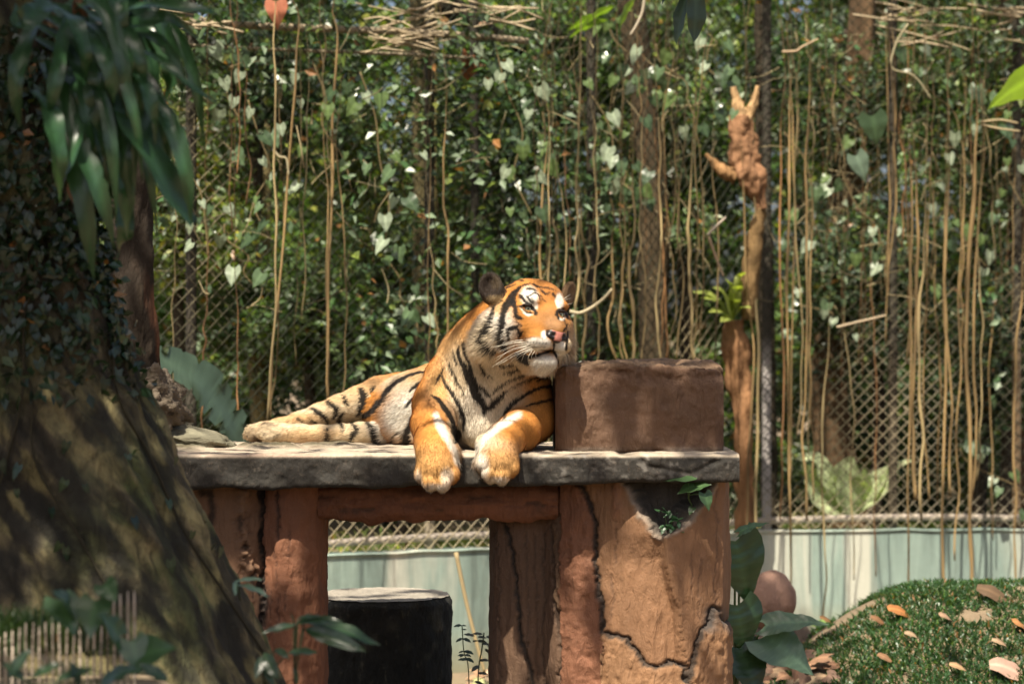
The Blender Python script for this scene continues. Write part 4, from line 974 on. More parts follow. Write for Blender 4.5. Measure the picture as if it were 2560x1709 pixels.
for q, (pts, w) in enumerate(HANG):
    s_ = wall_s_at_px(pts[-1][0]); Yw = float(wall_at(s_)[1])
    Y0 = Yw - rr.uniform(0.10, 0.75) if (pts[-1][1] > 1250 or w > 4.5) else Yw - rr.uniform(-0.5, 0.6)
    tn_ = rr.random(); col = (0.42, 0.28, 0.12) if tn_ < 0.45 else ((0.46, 0.35, 0.17) if tn_ < 0.8 else (0.38, 0.19, 0.075))
    if 1330 < pts[-1][0] < 1790 and rr.random() < 0.6: col = (0.21, 0.15, 0.065)  # shade over the middle stretch is put into a darker root colour
    if w < 4.6: col = tuple(c_ * 0.55 for c_ in col)
    pts = list(pts)
    n_ = 44; top_ = pts[0]
    if top_[1] > -20:      # every root goes on upwards as a thin thread
        pts = [(top_[0] + rr.uniform(-40, 40), -90), (top_[0] + rr.uniform(-14, 14), -90 + (top_[1] + 90) * 0.55)] + pts
    ytop = W(0, top_[1], Y0).z
    C = spline([W(x, y, Y0) for x, y in pts], n_)
    C[:, 0] += 0.010 * np.sin(np.arange(n_) * rr.uniform(0.25, 0.7) + q) * rr.random() + 0.012 * noise3(np.stack([np.arange(n_) * 0.35, np.full(n_, q * 1.7), np.zeros(n_)], 1)); C[:, 1] += 0.01 * np.sin(np.arange(n_) * 0.5 + q)
    r_ = w / FPX * Y0 * 0.5 * 0.66 * np.interp(C[:, 2] - ytop, [-1.2, -0.35, 0.0, 0.25, 1.0], [1.0, 1.05, 0.62, 0.30, 0.22]) * (1 + 0.22 * noise3(np.stack([np.arange(n_) * 0.7, np.full(n_, q), np.zeros(n_)], 1)))
    shade_ = np.clip(0.72 + 0.75 * fbm(np.stack([np.arange(n_) * 0.28, np.full(n_, q * 3.7), np.zeros(n_)], 1), 161, 3), 0.22, 1.2)       # bark peels and moss along the root
    shade_ = shade_ * np.interp(C[:, 2] - ytop, [-0.3, 0.3], [1.0, 0.45])
    mb = MB(); tube(mb, C, r_, 7, np.repeat(np.array(col)[None] * shade_[:, None], 7, 0)); o = mb.build('hanging_root', MAT_ROOT)
    xm = pts[-1][0]; near = [w_ for lim, w_ in NEAR if xm < lim][0]
    if pts[-1][1] > 1330: near = 'reaching down over the green wall'
    thick = 'thick' if w >= 9 else ('slim' if w >= 4.6 else 'thread-like')
    tone = 'reddish' if col[0] > 1.9 * col[1] else ('olive-brown' if col[0] < 0.24 else ('pale tan' if col[1] > 0.33 else 'tan'))
    tag(o, f'{thick} {tone} aerial root {near}', 'root', f'{thick} {tone} roots {near}')

# ------------------------------------------------------------------ heart-leaved vines climbing the wire
HV = [blade_mesh('heart', c_, MAT_GLOSSY, 0.15, s_) for s_, c_ in enumerate([(0.09, 0.14, 0.07), (0.26, 0.31, 0.22), (0.045, 0.075, 0.035), (0.10, 0.15, 0.05)])]
VINES = [((1240, 120), (1330, 540), 26, 'over the slim dark pole'), ((1320, 190), (1350, 560), 22, 'just above the ears of the tiger'), ((1520, 60), (1620, 230), 30, 'high above the headrest block'), ((1480, 240), (1540, 480), 20, 'left of the pale leaf cluster'), ((1525, 400), (1610, 520), 18, 'in a pale dangling cluster'),
         ((520, 40), (600, 300), 22, 'below the strap fern tips'), ((620, 250), (680, 600), 22, 'between the left hanging roots'), ((420, 300), (520, 640), 24, 'beside the charred trunk'), ((900, 180), (960, 620), 22, 'left of the mossy trunk'), ((780, 150), (880, 480), 20, 'around the thick tan root'),
         ((1640, 110), (1740, 300), 24, 'beside the hanging leaf sprig'), ((1780, 100), (1820, 260), 18, 'left of the straight dark trunk'), ((1960, 330), (2060, 620), 18, 'over the paired tan roots'), ((2100, 420), (2200, 620), 14, 'with big dull leaves behind the roots'), ((2300, 140), (2420, 420), 26, 'in the upper right tangle'), ((2330, 380), (2480, 680), 22, 'around the pair of crossed twigs'), ((2460, 200), (2560, 520), 22, 'at the large backlit leaf'), ((2240, 560), (2330, 700), 12, 'below the white leaf strip'), ((1960, 720), (2080, 800), 14, 'over the fern stump'), ((560, 560), (640, 720), 14, 'beside the pale lit trunk'), ((960, 640), (1040, 860), 16, 'just above the back of the tiger'), ((2400, 1120), (2560, 1240), 14, 'with drooping leaves over the bright wall')]
for q, (a, b_, nl, words_) in enumerate(VINES):
    Yv = float(wall_at(wall_s_at_px((a[0] + b_[0]) / 2))[1]) - rr.uniform(0.02, 0.25)
    v0 = W(a[0], a[1], Yv)
    vine = empty('climbing_vine', v0, 'heart-leaved climbing vine ' + words_, 'vine')
    mids = [(a[0] + (b_[0] - a[0]) * f + rr.uniform(-30, 30), a[1] + (b_[1] - a[1]) * f) for f in (0.25, 0.5, 0.75)]
    C = spline([W(x, y, Yv) for x, y in [a] + mids + [b_]], 40)
    mb = MB(); tube(mb, C, 0.004, 6, (0.20, 0.15, 0.07)); mb.build('stem', MAT_ROOT, vine)
    for l_ in range(int(nl * 0.7)):
        c_ = Vector(C[rr.randrange(40)]) + Vector((rr.gauss(0, 0.09), rr.gauss(-0.06, 0.06), rr.gauss(0, 0.07)))
        put_leaf(vine, c_, (rr.uniform(-0.9, 0.9), rr.uniform(-0.4, 0.2), -1), (rr.uniform(-0.5, 0.4), -0.75, rr.uniform(0.1, 1.3)), rr.uniform(0.04, 0.10), rr.choice(HV))
# leaf tangles clothing the wire (not countable)
rg = np.random.default_rng(91)
us_ = rg.uniform(wall_s_at_px(380), wall_s_at_px(2560), 15000); zz_ = 1.0 + 3.2 * rg.random(15000)
dens = fbm(np.stack([us_ * 1.1, zz_ * 1.1, 0 * us_], 1), 131, 4) + 0.22 * (zz_ - 2.6); keep = dens > 0.10
us_, zz_ = us_[keep], zz_[keep]; q_ = wall_at(us_)
P = np.stack([q_[:, 0], q_[:, 1] + rg.uniform(-0.22, 0.30, len(us_)), zz_], 1)
P = P[~sun_gap(P, [GAPS[2], GAPS[4], GAPS[12]], rg)]
o = leaf_cloud('creeper_leaves', P, rg.uniform(0.035, 0.085, len(P)), rg.uniform(0.025, 0.06, len(P)), greens(len(P), rg, (0.050, 0.090, 0.035), 0.5, 0.14, 0.18), MAT_GLOSSY, None, 0.3, rg, 0.4, face=np.array([-0.1, -0.5, 0.3]))
tag(o, 'small creeper leaves matted over the upper chain-link fence', 'creeper', kind='stuff')
# dry twigs tangled along the top rails
for q, (x0, x1, y0, y1, nn_, words_) in enumerate(((940, 1070, 15, 125, 26, 'left of the mossy trunk top'), (1070, 1300, 0, 60, 14, 'along the top rail'), (2180, 2400, 10, 120, 16, 'in the sunny top right corner'), (2480, 2560, 20, 110, 8, 'right of the backlit leaf'), (430, 560, 40, 75, 6, 'under the dead orange leaf'))):
    t = empty('twig_tangle', W((x0 + x1) / 2, (y0 + y1) / 2, 13.0), 'sunlit tangle of dry pale twigs ' + words_, 'twigs'); mb = MB()
    Yt = float(wall_at(wall_s_at_px((x0 + x1) / 2))[1]) - 0.12
    for l_ in range(nn_):
        x, y = rr.uniform(x0, x1), rr.uniform(y0, y1); l2 = rr.uniform(30, 90); s2 = rr.uniform(-0.35, 0.35)
        tube(mb, spline([W(x - l2, y + l2 * s2, Yt + rr.uniform(-.08, .08)), W(x, y + rr.uniform(-8, 8), Yt), W(x + l2, y - l2 * s2 + rr.uniform(-10, 10), Yt + rr.uniform(-.08, .08))], 8), rr.uniform(0.003, 0.007), 5, (0.46, 0.37, 0.24))
    mb.build('twig', MAT_ROOT, t)
mb = MB()
for q in range(420):
    x = rr.choice([rr.uniform(380, 1330), rr.uniform(1330, 1780), rr.uniform(1900, 2580), rr.uniform(1900, 2580)]); y = rr.uniform(0, 1000) ** 0.95 + rr.uniform(0, 120); Yt = float(wall_at(wall_s_at_px(x))[1]) + rr.uniform(-0.35, 0.5)
    l2 = rr.uniform(14, 58); a_ = rr.uniform(-1.6, 1.6); dx, dy = l2 * math.cos(a_), l2 * math.sin(a_)
    g_ = rr.uniform(0.35, 1.1)
    tube(mb, spline([W(x - dx, y - dy, Yt), W(x + rr.uniform(-14, 14), y + rr.uniform(-14, 14), Yt + rr.uniform(-.05, .05)), W(x + dx, y + dy, Yt + rr.uniform(-.08, .08))], 6), rr.uniform(0.0012, 0.0032), 4, (0.44 * g_, 0.36 * g_, 0.20 * g_), False)
o = mb.build('dry_stems', MAT_ROOT); tag(o, 'fine tangle of thin dry stems caught in the chain-link fence', 'stems', kind='stuff')
def twig(label, pts, w, Y, col):
    mb = MB(); C = spline([W(x, y, Y) for x, y in pts], 24); tube(mb, C, w / FPX * Y * 0.5 * np.linspace(1.0, 0.7, 24), 8, col); return tag(mb.build('bare_twig', MAT_ROOT), label, 'twig')
twig('curved pale bare twig behind the right ear of the tiger', [(1424, 778), (1450, 782), (1480, 768), (1510, 745), (1530, 722)], 9, 12.6, (0.55, 0.47, 0.30))
twig('short silvery broken twig slanting up beside the dead trunk', [(1768, 588), (1790, 566), (1815, 543)], 8, 13.2, (0.50, 0.42, 0.33))
twig('knotty broken twig slanting down beside the dead trunk', [(1772, 592), (1785, 630), (1798, 665), (1809, 690)], 8, 13.25, (0.42, 0.30, 0.19))
twig('pale twig dangling from the top beside the leaf sprig', [(1612, -10), (1606, 30), (1592, 62), (1576, 88)], 8, 12.9, (0.50, 0.43, 0.32))
twig('pale horizontal dry twig between roots on the right', [(2092, 818), (2140, 806), (2215, 788)], 7, 13.9, (0.46, 0.36, 0.24))
twig('upper of two dry twigs crossing the far right vines', [(2452, 305), (2500, 300), (2545, 308)], 6, 13.9, (0.48, 0.38, 0.22))
twig('lower of two dry twigs crossing the far right vines', [(2452, 312), (2500, 322), (2550, 328)], 6, 13.9, (0.48, 0.38, 0.22))
twig('thin looping stem above the mid right leaves', [(2270, 60), (2240, 110), (2230, 170), (2285, 190), (2330, 250)], 6, 13.8, (0.34, 0.30, 0.18))
twig('bent twig under the upper right twigs', [(1955, 130), (1990, 128), (2005, 118), (2045, 98)], 7, 13.7, (0.44, 0.32, 0.20))
twig('arched sunlit twig hanging left among the roots', [(684, 375), (698, 392), (716, 398), (722, 440)], 7, 12.2, (0.42, 0.36, 0.22))

# large single leaves here and there
def big_leaf(label, px, py, Y, d, n, size, col, mat=None, kind='heart', curl=0.25, seed=0, wide=1.0, cat='leaf', name='large_leaf'):
    return tag(put_leaf(None, W(px, py, Y), d, n, size, blade_mesh(kind, col, mat or MAT_LEAF, curl, seed), name, wide), label, cat)
big_leaf('large yellow-green backlit leaf at the far right edge', 2600, 190, 13.6, (-0.9, 0, -0.35), (0.25, 0.5, 1), 0.36, (0.20, 0.30, 0.05), wide=1.1)
big_leaf('big dull green hanging leaf among the right vines', 2180, 290, 13.9, (0.25, -0.1, -1), (0.2, -0.9, 0.4), 0.17, (0.05, 0.085, 0.04), seed=2, wide=1.2)
big_leaf('bluish lobed leaf under the dull hanging leaf', 2140, 390, 13.9, (0.5, -0.1, -1), (0.1, -0.8, 0.7), 0.16, (0.13, 0.18, 0.13), seed=3)
for q, (x, y, a) in enumerate(((1440, 60, -0.9), (1470, 40, -0.6), (1520, 20, -0.2), (1450, 75, -1.0))):
    big_leaf('yellow-green backlit narrow leaf above the heart-leaved vine', x + 70, y - 25, 13.4, (a, -0.1, -0.25), (0.1, 0.6, 0.9), 0.24, (0.18, 0.28, 0.045), kind='oval', seed=q, wide=0.55)['group'] = 'backlit narrow leaves'
big_leaf('salmon-coloured dead leaf lit at the top rail', 690, 5, 12.4, (0.1, -0.2, -1), (0.1, -0.9, 0.4), 0.13, (0.45, 0.16, 0.09), MAT_DRY, seed=1, curl=0.5)
big_leaf('orange dead leaf hanging on the slim dark pole', 1178, 140, 13.4, (-0.1, -0.2, -1), (0.3, -0.9, 0.3), 0.15, (0.32, 0.12, 0.05), MAT_DRY, seed=2, curl=0.5)
# broad grey-green leaf arching behind the left end of the slab
bl = empty('banana_leaf', W(600, 1200, 11.4), 'broad blurred grey-green leaf arching behind the left end of the slab', 'leaf')
mb = MB(); frond(mb, [W(640, 1250, 11.5), W(590, 1090, 11.4), W(520, 980, 11.3), (W(440, 915, 11.2)), W(360, 880, 11.1)], [0.03, 0.20, 0.24, 0.20, 0.05], (0.45, -0.75, 0.6), (0.055, 0.085, 0.062), 0.2, 0.10, 60, 3, 0.6); mb.build('blade', MAT_GLOSSY, bl)
mb = MB(); tube(mb, spline([Vector((W(650, 0, 11.6).x, 11.6, 0.0)), W(645, 1350, 11.55), W(590, 1090, 11.42), W(440, 917, 11.22)], 20), np.linspace(0.02, 0.006, 20), 8, (0.14, 0.18, 0.09)); mb.build('stalk', MAT_LEAF, bl)

# leaf sprig hanging into the top of the picture
sp = empty('leaf_sprig', W(1735, -60, 8.3), 'dark glossy leaf sprig hanging in from the top', 'sprig')
mb = MB(); tube(mb, spline([W(1745, -160, 8.3), W(1738, -70, 8.3), W(1730, 0, 8.3)], 10), 0.004, 6, (0.06, 0.07, 0.04)); mb.build('stem', MAT_LEAF, sp)
put_leaf(sp, W(1738, -30, 8.28), (0.02, -0.1, -1), (0.5, -0.8, 0.25), 0.185, blade_mesh('oval', (0.035, 0.055, 0.035), MAT_GLOSSY, 0.1, 5), wide=0.95)
put_leaf(sp, W(1722, -25, 8.3), (-0.38, -0.1, -1), (-0.7, -0.6, 0.2), 0.19, blade_mesh('oval', (0.030, 0.050, 0.034), MAT_GLOSSY, 0.2, 6), wide=0.7)
put_leaf(sp, W(1730, -80, 8.3), (-0.7, -0.1, -0.6), (-0.3, -0.5, 0.9), 0.16, blade_mesh('oval', (0.030, 0.050, 0.034), MAT_GLOSSY, 0.2, 7), wide=0.8)

# ------------------------------------------------------------------ plants and small things near the platform
HM_G = blade_mesh('heart', (0.055, 0.105, 0.042), MAT_GLOSSY, 0.2, 11)
hp_ = empty('hole_arum', W(*c7(1015, 745), 8.54), 'small arrow-leaved plant growing from the broken pillar hollow', 'plant')
mb = MB()
for (x, y), (dx, dz), sz in (((990, 578), (-1, -0.08), 0.095), ((1012, 632), (-1, -0.3), 0.065), ((1020, 640), (0.9, 0.35), 0.055), ((1062, 668), (0.35, -1), 0.062)):
    put_leaf(hp_, W(*c7(x, y), 8.44), (dx, -0.25, dz), (0.15, -0.55, 0.9), sz, HM_G)
    tube(mb, spline([W(*c7(1015, 745), 8.54), W(*c7(985, 680), 8.46), W(*c7(x, y), 8.44)], 8), 0.0022, 5, (0.10, 0.16, 0.06))
put_leaf(hp_, W(*c7(1005, 735), 8.46), (-0.3, -0.3, -0.5), (0, -0.6, 0.8), 0.03, HM_G)
mb.build('stem', MAT_LEAF, hp_)
wd = empty('hole_weed', W(*c7(890, 850), 8.53), 'tiny tufted weed at the bottom tip of the broken hollow', 'plant')
for q in range(26):
    a_ = rr.uniform(0, 6.28); x, y = 895 + rr.uniform(-45, 50), 800 + rr.uniform(-55, 45)
    put_leaf(wd, W(*c7(x, y), 8.46), (math.cos(a_), -0.4, math.sin(a_) * 0.5), (0.1, -0.5, 0.9), rr.uniform(0.018, 0.034), blade_mesh('oval', (0.05, 0.12, 0.05), MAT_GLOSSY, 0.2, 12))
mb = MB()
for q in range(6): tube(mb, [W(*c7(890, 855), 8.52), W(*c7(895 + rr.uniform(-40, 40), 810 + rr.uniform(-40, 20)), 8.465)], 0.0015, 5, (0.08, 0.12, 0.05))
mb.build('stem', MAT_LEAF, wd)

arum = empty('giant_arum', (W(1840, 0, 9.9).x, 9.9, 0.0), 'big-leaved dark green arum growing behind the right pillar', 'plant')
mb = MB()
for q, ((x, y), d, n_, sz, wd_, col) in enumerate((((1838, 1352), (0.30, -0.05, -1.0), (0.30, -1.0, 0.15), 0.27, 0.95, (0.030, 0.066, 0.028)), ((1842, 1512), (0.25, -0.1, -1), (0.25, -1.0, 0.25), 0.20, 1.15, (0.034, 0.074, 0.032)),
        ((1915, 1562), (1.0, -0.1, 0.22), (-0.15, -0.65, 0.8), 0.25, 0.55, (0.095, 0.150, 0.095)), ((1912, 1590), (0.9, -0.3, -0.50), (0.1, -0.8, 0.75), 0.24, 1.05, (0.095, 0.155, 0.105)), ((1850, 1330), (0.8, -0.2, 0.5), (0, -0.5, 1), 0.12, 0.6, (0.05, 0.10, 0.04)), ((1850, 1620), (0.5, -0.4, -1), (0.4, -0.9, 0.3), 0.22, 1.0, (0.022, 0.045, 0.024)))):
    put_leaf(arum, W(x, y, 9.75), d, n_, sz, blade_mesh('heart', col, MAT_GLOSSY, 0.28, 20 + q, 1.0), wide=wd_)
    tube(mb, spline([Vector((arum.location.x - 0.02, 9.9, 0.12)), W(1835 + q * 2, 1680, 9.85), W(x, y, 9.76)], 14), np.linspace(0.009, 0.004, 14), 7, (0.13, 0.19, 0.075))
mb.build('stalk', MAT_LEAF, arum)
ba = empty('bright_arum', (W(2060, 0, 12.6).x, 12.6, 0.0), 'small sunlit yellow-green arum at the foot of the wall', 'plant')
for q, (x, y, d) in enumerate(((2080, 1560, (-0.7, -0.3, 0.1)), (2085, 1565, (0.9, -0.3, 0.1)), (2110, 1575, (0.9, -0.3, -0.25)), (2070, 1575, (-0.6, -0.4, -0.4)))):
    put_leaf(ba, W(x, y, 12.4), d, (0, -0.4, 1), 0.12, blade_mesh('heart', (0.20, 0.30, 0.09), MAT_LEAF, 0.2, 30 + q))
mb = MB(); tube(mb, spline([Vector((ba.location.x, 12.6, 0.0)), W(2085, 1600, 12.5), W(2085, 1566, 12.4)], 8), 0.006, 6, (0.16, 0.22, 0.08)); mb.build('stalk', MAT_LEAF, ba)

V, F, D = uv_sphere((0, 0, 0), 1.0, 72, 48)
V = V * np.array([0.115, 0.12, 0.15]) * (1 + 0.10 * fbm(D * 1.6, 3, 3) + 0.02 * fbm(D * 7, 4, 3))[:, None]
bz = W(1930, 1500, 11.6)
o = link('boulder', mesh_np('boulder', V, F, MAT_STONE, True, np.clip(np.tile([0.30, 0.175, 0.125], (len(V), 1)) * (1 + 0.2 * fbm(D * 3, 8, 4))[:, None], 0, 0.7)), None, bz)
tag(o, 'smooth pinkish brown boulder behind the big-leaved arum', 'rock')
V, F, D = uv_sphere((0, 0, 0), 1.0, 48, 32)
V = V * np.array([0.26, 0.22, 0.32]) * (1 + 0.10 * fbm(D * 1.6, 13, 3))[:, None]
o = link('boulder', mesh_np('boulder', V, F, MAT_STONE, True, np.clip(np.tile([0.16, 0.12, 0.09], (len(V), 1)) * (1 + 0.2 * fbm(D * 3, 8, 4))[:, None], 0, 0.7)), None, (W(1925, 0, 11.75).x, 11.75, 0.20))
tag(o, 'dull brown rock half buried under the pinkish boulder', 'rock')

# small weed and dry leaves in the opening
wd = empty('seedling', (W(1172, 0, 9.6).x, 9.6, 0.0), 'thin upright seedling with small oval leaves in the opening', 'plant')
mb = MB(); C = spline([Vector((wd.location.x, 9.6, 0)), W(1172, 1690, 9.55), W(1160, 1630, 9.5), W(1155, 1562, 9.5)], 20); tube(mb, C, 0.0022, 5, (0.06, 0.09, 0.035)); mb.build('stem', MAT_LEAF, wd)
for q in range(15):
    c_ = Vector(C[rr.randrange(8, 20)]); sg_ = rr.choice((-1, 1))
    put_leaf(wd, c_, (sg_, -0.3, rr.uniform(-0.5, 0.3)), (0, -0.5, 1), rr.uniform(0.018, 0.042), blade_mesh('oval', (0.035, 0.070, 0.028), MAT_GLOSSY, 0.2, 41), wide=1.2)
wd = empty('seedling', (W(1195, 0, 9.9).x, 9.9, 0.0), 'leafy low weed against the inner side of the right pillar', 'plant')
mb = MB(); C = spline([Vector((wd.location.x, 9.9, 0)), W(1195, 1700, 9.9), W(1205, 1620, 9.9), W(1210, 1580, 9.9)], 14); tube(mb, C, 0.003, 5, (0.06, 0.09, 0.035)); mb.build('stem', MAT_LEAF, wd)
for q in range(18):
    c_ = Vector(C[rr.randrange(3, 14)]) + Vector((rr.gauss(0, 0.02), 0, rr.gauss(0, 0.02)))
    put_leaf(wd, c_, (rr.uniform(-1, 1), -0.3, rr.uniform(-0.5, 0.3)), (0, -0.5, 1), rr.uniform(0.03, 0.05), blade_mesh('oval', (0.05, 0.05, 0.03), MAT_GLOSSY, 0.2, 43))
twig('long pale root slanting down to the ground seen through the opening', [(1140, 1380), (1165, 1500), (1190, 1600), (1212, 1680)], 11, 12.4, (0.44, 0.34, 0.18))

# grass bank
def grass(name, P, L, wdt, col, rng, mat, lean=0.5):
    n = len(P); d = rng.normal(0, 1, (n, 3)) * lean; d[:, 2] = 1; d /= np.linalg.norm(d, axis=1)[:, None]
    s_ = rng.normal(0, 1, (n, 3)); s_[:, 2] = 0; s_ /= np.linalg.norm(s_, axis=1)[:, None]
    bend = rng.normal(0, 1, (n, 3)) * 0.5; bend[:, 2] = -0.4
    L = L[:, None]; mid = P + d * L * 0.55; tip = mid + (d + bend) * L * 0.45
    V = np.stack([P - s_ * wdt, P + s_ * wdt, mid + s_ * wdt * 0.9, mid - s_ * wdt * 0.9, tip], 1).reshape(-1, 3)
    b_ = np.arange(n)[:, None] * 5
    return mesh_np(name, V, [b_ + np.array([[0, 1, 2, 3]]), b_ + np.array([[3, 2, 4]])], mat, False, np.repeat(col, 5, 0))
rg = np.random.default_rng(55)
n_ = 90000; x = rg.uniform(0.55, 3.2, n_); y = rg.uniform(9.8, 13.6, n_)
gn = fbm(np.stack([x * 2.5, y * 2.5, 0 * x], 1), 141, 4); keep = (gn > -0.22 - 0.2 * np.clip(x - 1, 0, 1)) & (rg.random(n_) < np.clip((x - 0.62) / 0.25, 0.05, 1))
x, y = x[keep], y[keep]; P = np.stack([x, y, ground_z(x, y)], 1)
o = link('grass', grass('grass', P, rg.uniform(0.025, 0.060, len(P)), 0.0042, greens(len(P), rg, (0.040, 0.090, 0.032), 0.45, 0.08), rg, MAT_LEAF, 0.7))
tag(o, 'short matted green grass covering the bank on the right', 'grass', kind='stuff')
n_ = 9000; x = rg.uniform(-4, 5, n_); y = np.interp(x, WALL_XY[:, 0], WALL_XY[:, 1]) + rg.uniform(0.3, 2.5, n_); P = np.stack([x, y, ground_z(x, y)], 1)
o = link('far_grass', grass('far_grass', P, rg.uniform(0.06, 0.16, n_), 0.006, greens(n_, rg, (0.16, 0.22, 0.06), 0.4, 0.2), rg, MAT_LEAF, 0.4))
tag(o, 'sunlit rough grass on the terrace behind the fence', 'grass', kind='stuff')
# fallen leaves lying on the bank
FALL = [(2240, 1540, 60, (0.42, 0.17, 0.05), 'orange-brown fallen leaf at the crest of the bank'), (2188, 1560, 34, (0.22, 0.11, 0.05), 'small folded brown fallen leaf beside the orange one'), (2470, 1488, 80, (0.14, 0.085, 0.045), 'dark curled fallen leaf on top of the bank by the wall'), (2552, 1572, 60, (0.48, 0.22, 0.08), 'bright orange fallen leaf half off the bank edge'),
        (2362, 1556, 40, (0.38, 0.24, 0.15), 'pale brown fallen leaf mid bank'), (2510, 1680, 105, (0.50, 0.32, 0.24), 'large pale pinkish fallen leaf with visible veins'), (2205, 1655, 34, (0.26, 0.14, 0.07), 'small dark brown fallen leaf in the grass'), (2385, 1680, 34, (0.42, 0.27, 0.14), 'straw-coloured fallen leaf in the grass'), (2490, 1618, 30, (0.42, 0.28, 0.17), 'tiny tan fallen leaf above the large pale one'), (2270, 1600, 26, (0.36, 0.25, 0.15), 'thin tan fallen leaf in the grass middle'), (2060, 1560, 30, (0.44, 0.24, 0.10), 'amber fallen leaf below the bright arum')]
def ground_hit(px, py):
    d = np.array([(px - 1280) / FPX, 1.0, (854.5 - py) / FPX])
    for Y in np.arange(9.5, 14.4, 0.01):
        p = CAMP0 + d * Y
        if p[2] < float(ground_z(p[0], p[1])) + 0.03: return p
    return CAMP0 + d * 12.5
CAMP0 = np.array([0, 0, CAM_Z])
for q, (x, y, w, c_, lab) in enumerate(FALL):
    p = ground_hit(x, y); Y = p[1]
    o = put_leaf(None, Vector(p) + Vector((-w * 0.35 / FPX * Y, 0, 0.035)), (1, rr.uniform(-0.5, 0.5), rr.uniform(-0.1, 0.15)), (rr.uniform(-.3, .3), -0.55, 0.9), w * 1.1 / FPX * Y, blade_mesh('broad', tuple(v_ * 0.75 for v_ in c_), MAT_DRY, 0.7, 50 + q), 'fallen_leaf', 0.9)
    tag(o, lab, 'leaf', 'fallen leaves on the bank')
for q in range(26):
    p = ground_hit(rr.uniform(1850, 2080), rr.uniform(1640, 1705)); c_ = rr.choice([(0.18, 0.095, 0.055), (0.25, 0.14, 0.08), (0.13, 0.075, 0.05), (0.33, 0.22, 0.13)])
    o = put_leaf(None, Vector(p) + Vector((0, -0.02, rr.uniform(0.0, 0.05))), (rr.uniform(-1, 1), rr.uniform(-1, 0.4), rr.uniform(-.2, .3)), (rr.uniform(-.6, .6), -0.5, 0.8), rr.uniform(0.06, 0.12), blade_mesh('heart', c_, MAT_DRY, 0.5, 70 + q % 5), 'litter_leaf', rr.uniform(0.6, 1))
    tag(o, 'dry brown leaf in the litter under the big-leaved arum', 'leaf', 'leaf litter under the arum')
for q in range(14):
    x = rr.uniform(1135, 1225); Y = rr.uniform(11.8, 13.0); p = Vector(((x - 1280) / FPX * Y, Y, 0.03))
    o = put_leaf(None, p, (rr.uniform(-1, 1), rr.uniform(-1, 0.4), 0.1), (rr.uniform(-.4, .4), -0.4, 0.9), rr.uniform(0.06, 0.11), blade_mesh('heart', rr.choice([(0.45, 0.30, 0.20), (0.36, 0.22, 0.13), (0.30, 0.30, 0.14)]), MAT_DRY, 0.4, 80 + q % 4), 'litter_leaf')
    tag(o, 'pale dry leaf on the sunlit ground behind the platform opening', 'leaf', 'litter behind the opening')

# ------------------------------------------------------------------ bottom left foreground: paling edging, grass tufts, seedlings
edg = empty('paling_edging', W(120, 1700, 5.6), 'blurred pale weathered paling edging under the foot of the big trunk', 'edging')
rr = random.Random(9)
for q, x in enumerate(np.arange(-20, 352, 17.0)):
    top = np.interp(x, [0, 30, 60, 250, 262, 285, 345, 352], [1590, 1580, 1558, 1565, 1530, 1490, 1478, 1560]) + rr.uniform(-6, 6); bot = np.interp(x, [0, 250, 352], [1650, 1660, 1640]) + rr.uniform(-8, 20)
    Y0 = 5.7 + rr.uniform(-0.02, 0.02); w = 6.5 / FPX * Y0
    mb = MB(); a_ = W(x, bot, Y0); b_ = W(x + rr.uniform(-3, 3), top, Y0)
    g_ = rr.uniform(0.55, 1.1)
    tube(mb, spline([(a_.x, a_.y, a_.z - 0.35), a_, (a_ + b_) / 2, b_], 10), [w] * 9 + [w * 0.5], 8, (0.62 * g_, 0.52 * g_, 0.42 * g_), squash=0.5); mb.build('paling', MAT_WOOD, edg)
rg = np.random.default_rng(66)
x = rg.uniform(-30, 280, 1500); Y0 = rg.uniform(5.72, 5.95, 1500); P = np.stack([(x - 1280) / FPX * Y0, Y0, CAM_Z + (854.5 - (1600 + rg.uniform(-25, 40, 1500))) / FPX * Y0], 1)
o = link('grass_tuft', grass('grass_tuft', P, rg.uniform(0.04, 0.11, 1500), 0.0025, greens(1500, rg, (0.05, 0.09, 0.03), 0.4, 0.1), rg, MAT_LEAF, 0.18))
tag(o, 'shaded grass fringe above the pale paling edging', 'grass', kind='stuff')
# earth bank in front of the trunk that carries edging and seedlings
xs = np.linspace(-1.6, -0.1, 60); ys = np.linspace(4.6, 6.4, 40); XX, YY = np.meshgrid(xs, ys, indexing='ij')
ZZ = 0.82 + 0.10 * np.clip((YY - 5.0) / 0.7, 0, 1) - 0.55 * np.clip((XX + 0.95) / 0.55, 0, 1) ** 1.4 + 0.03 * fbm(np.stack([XX.ravel() * 4, YY.ravel() * 4, 0 * XX.ravel()], 1), 151, 4).reshape(XX.shape) - 0.9 * np.clip((5.0 - YY) / 0.4, 0, 1)
I = (np.arange(59)[:, None] * 40 + np.arange(39)[None]).ravel()
o = link('earth_bank', mesh_np('earth_bank', np.stack([XX, YY, ZZ], -1), np.stack([I, I + 40, I + 41, I + 1], 1), MAT_SOIL)); tag(o, 'dark earth bank at the foot of the ivy-clad trunk', 'bank', kind='structure')
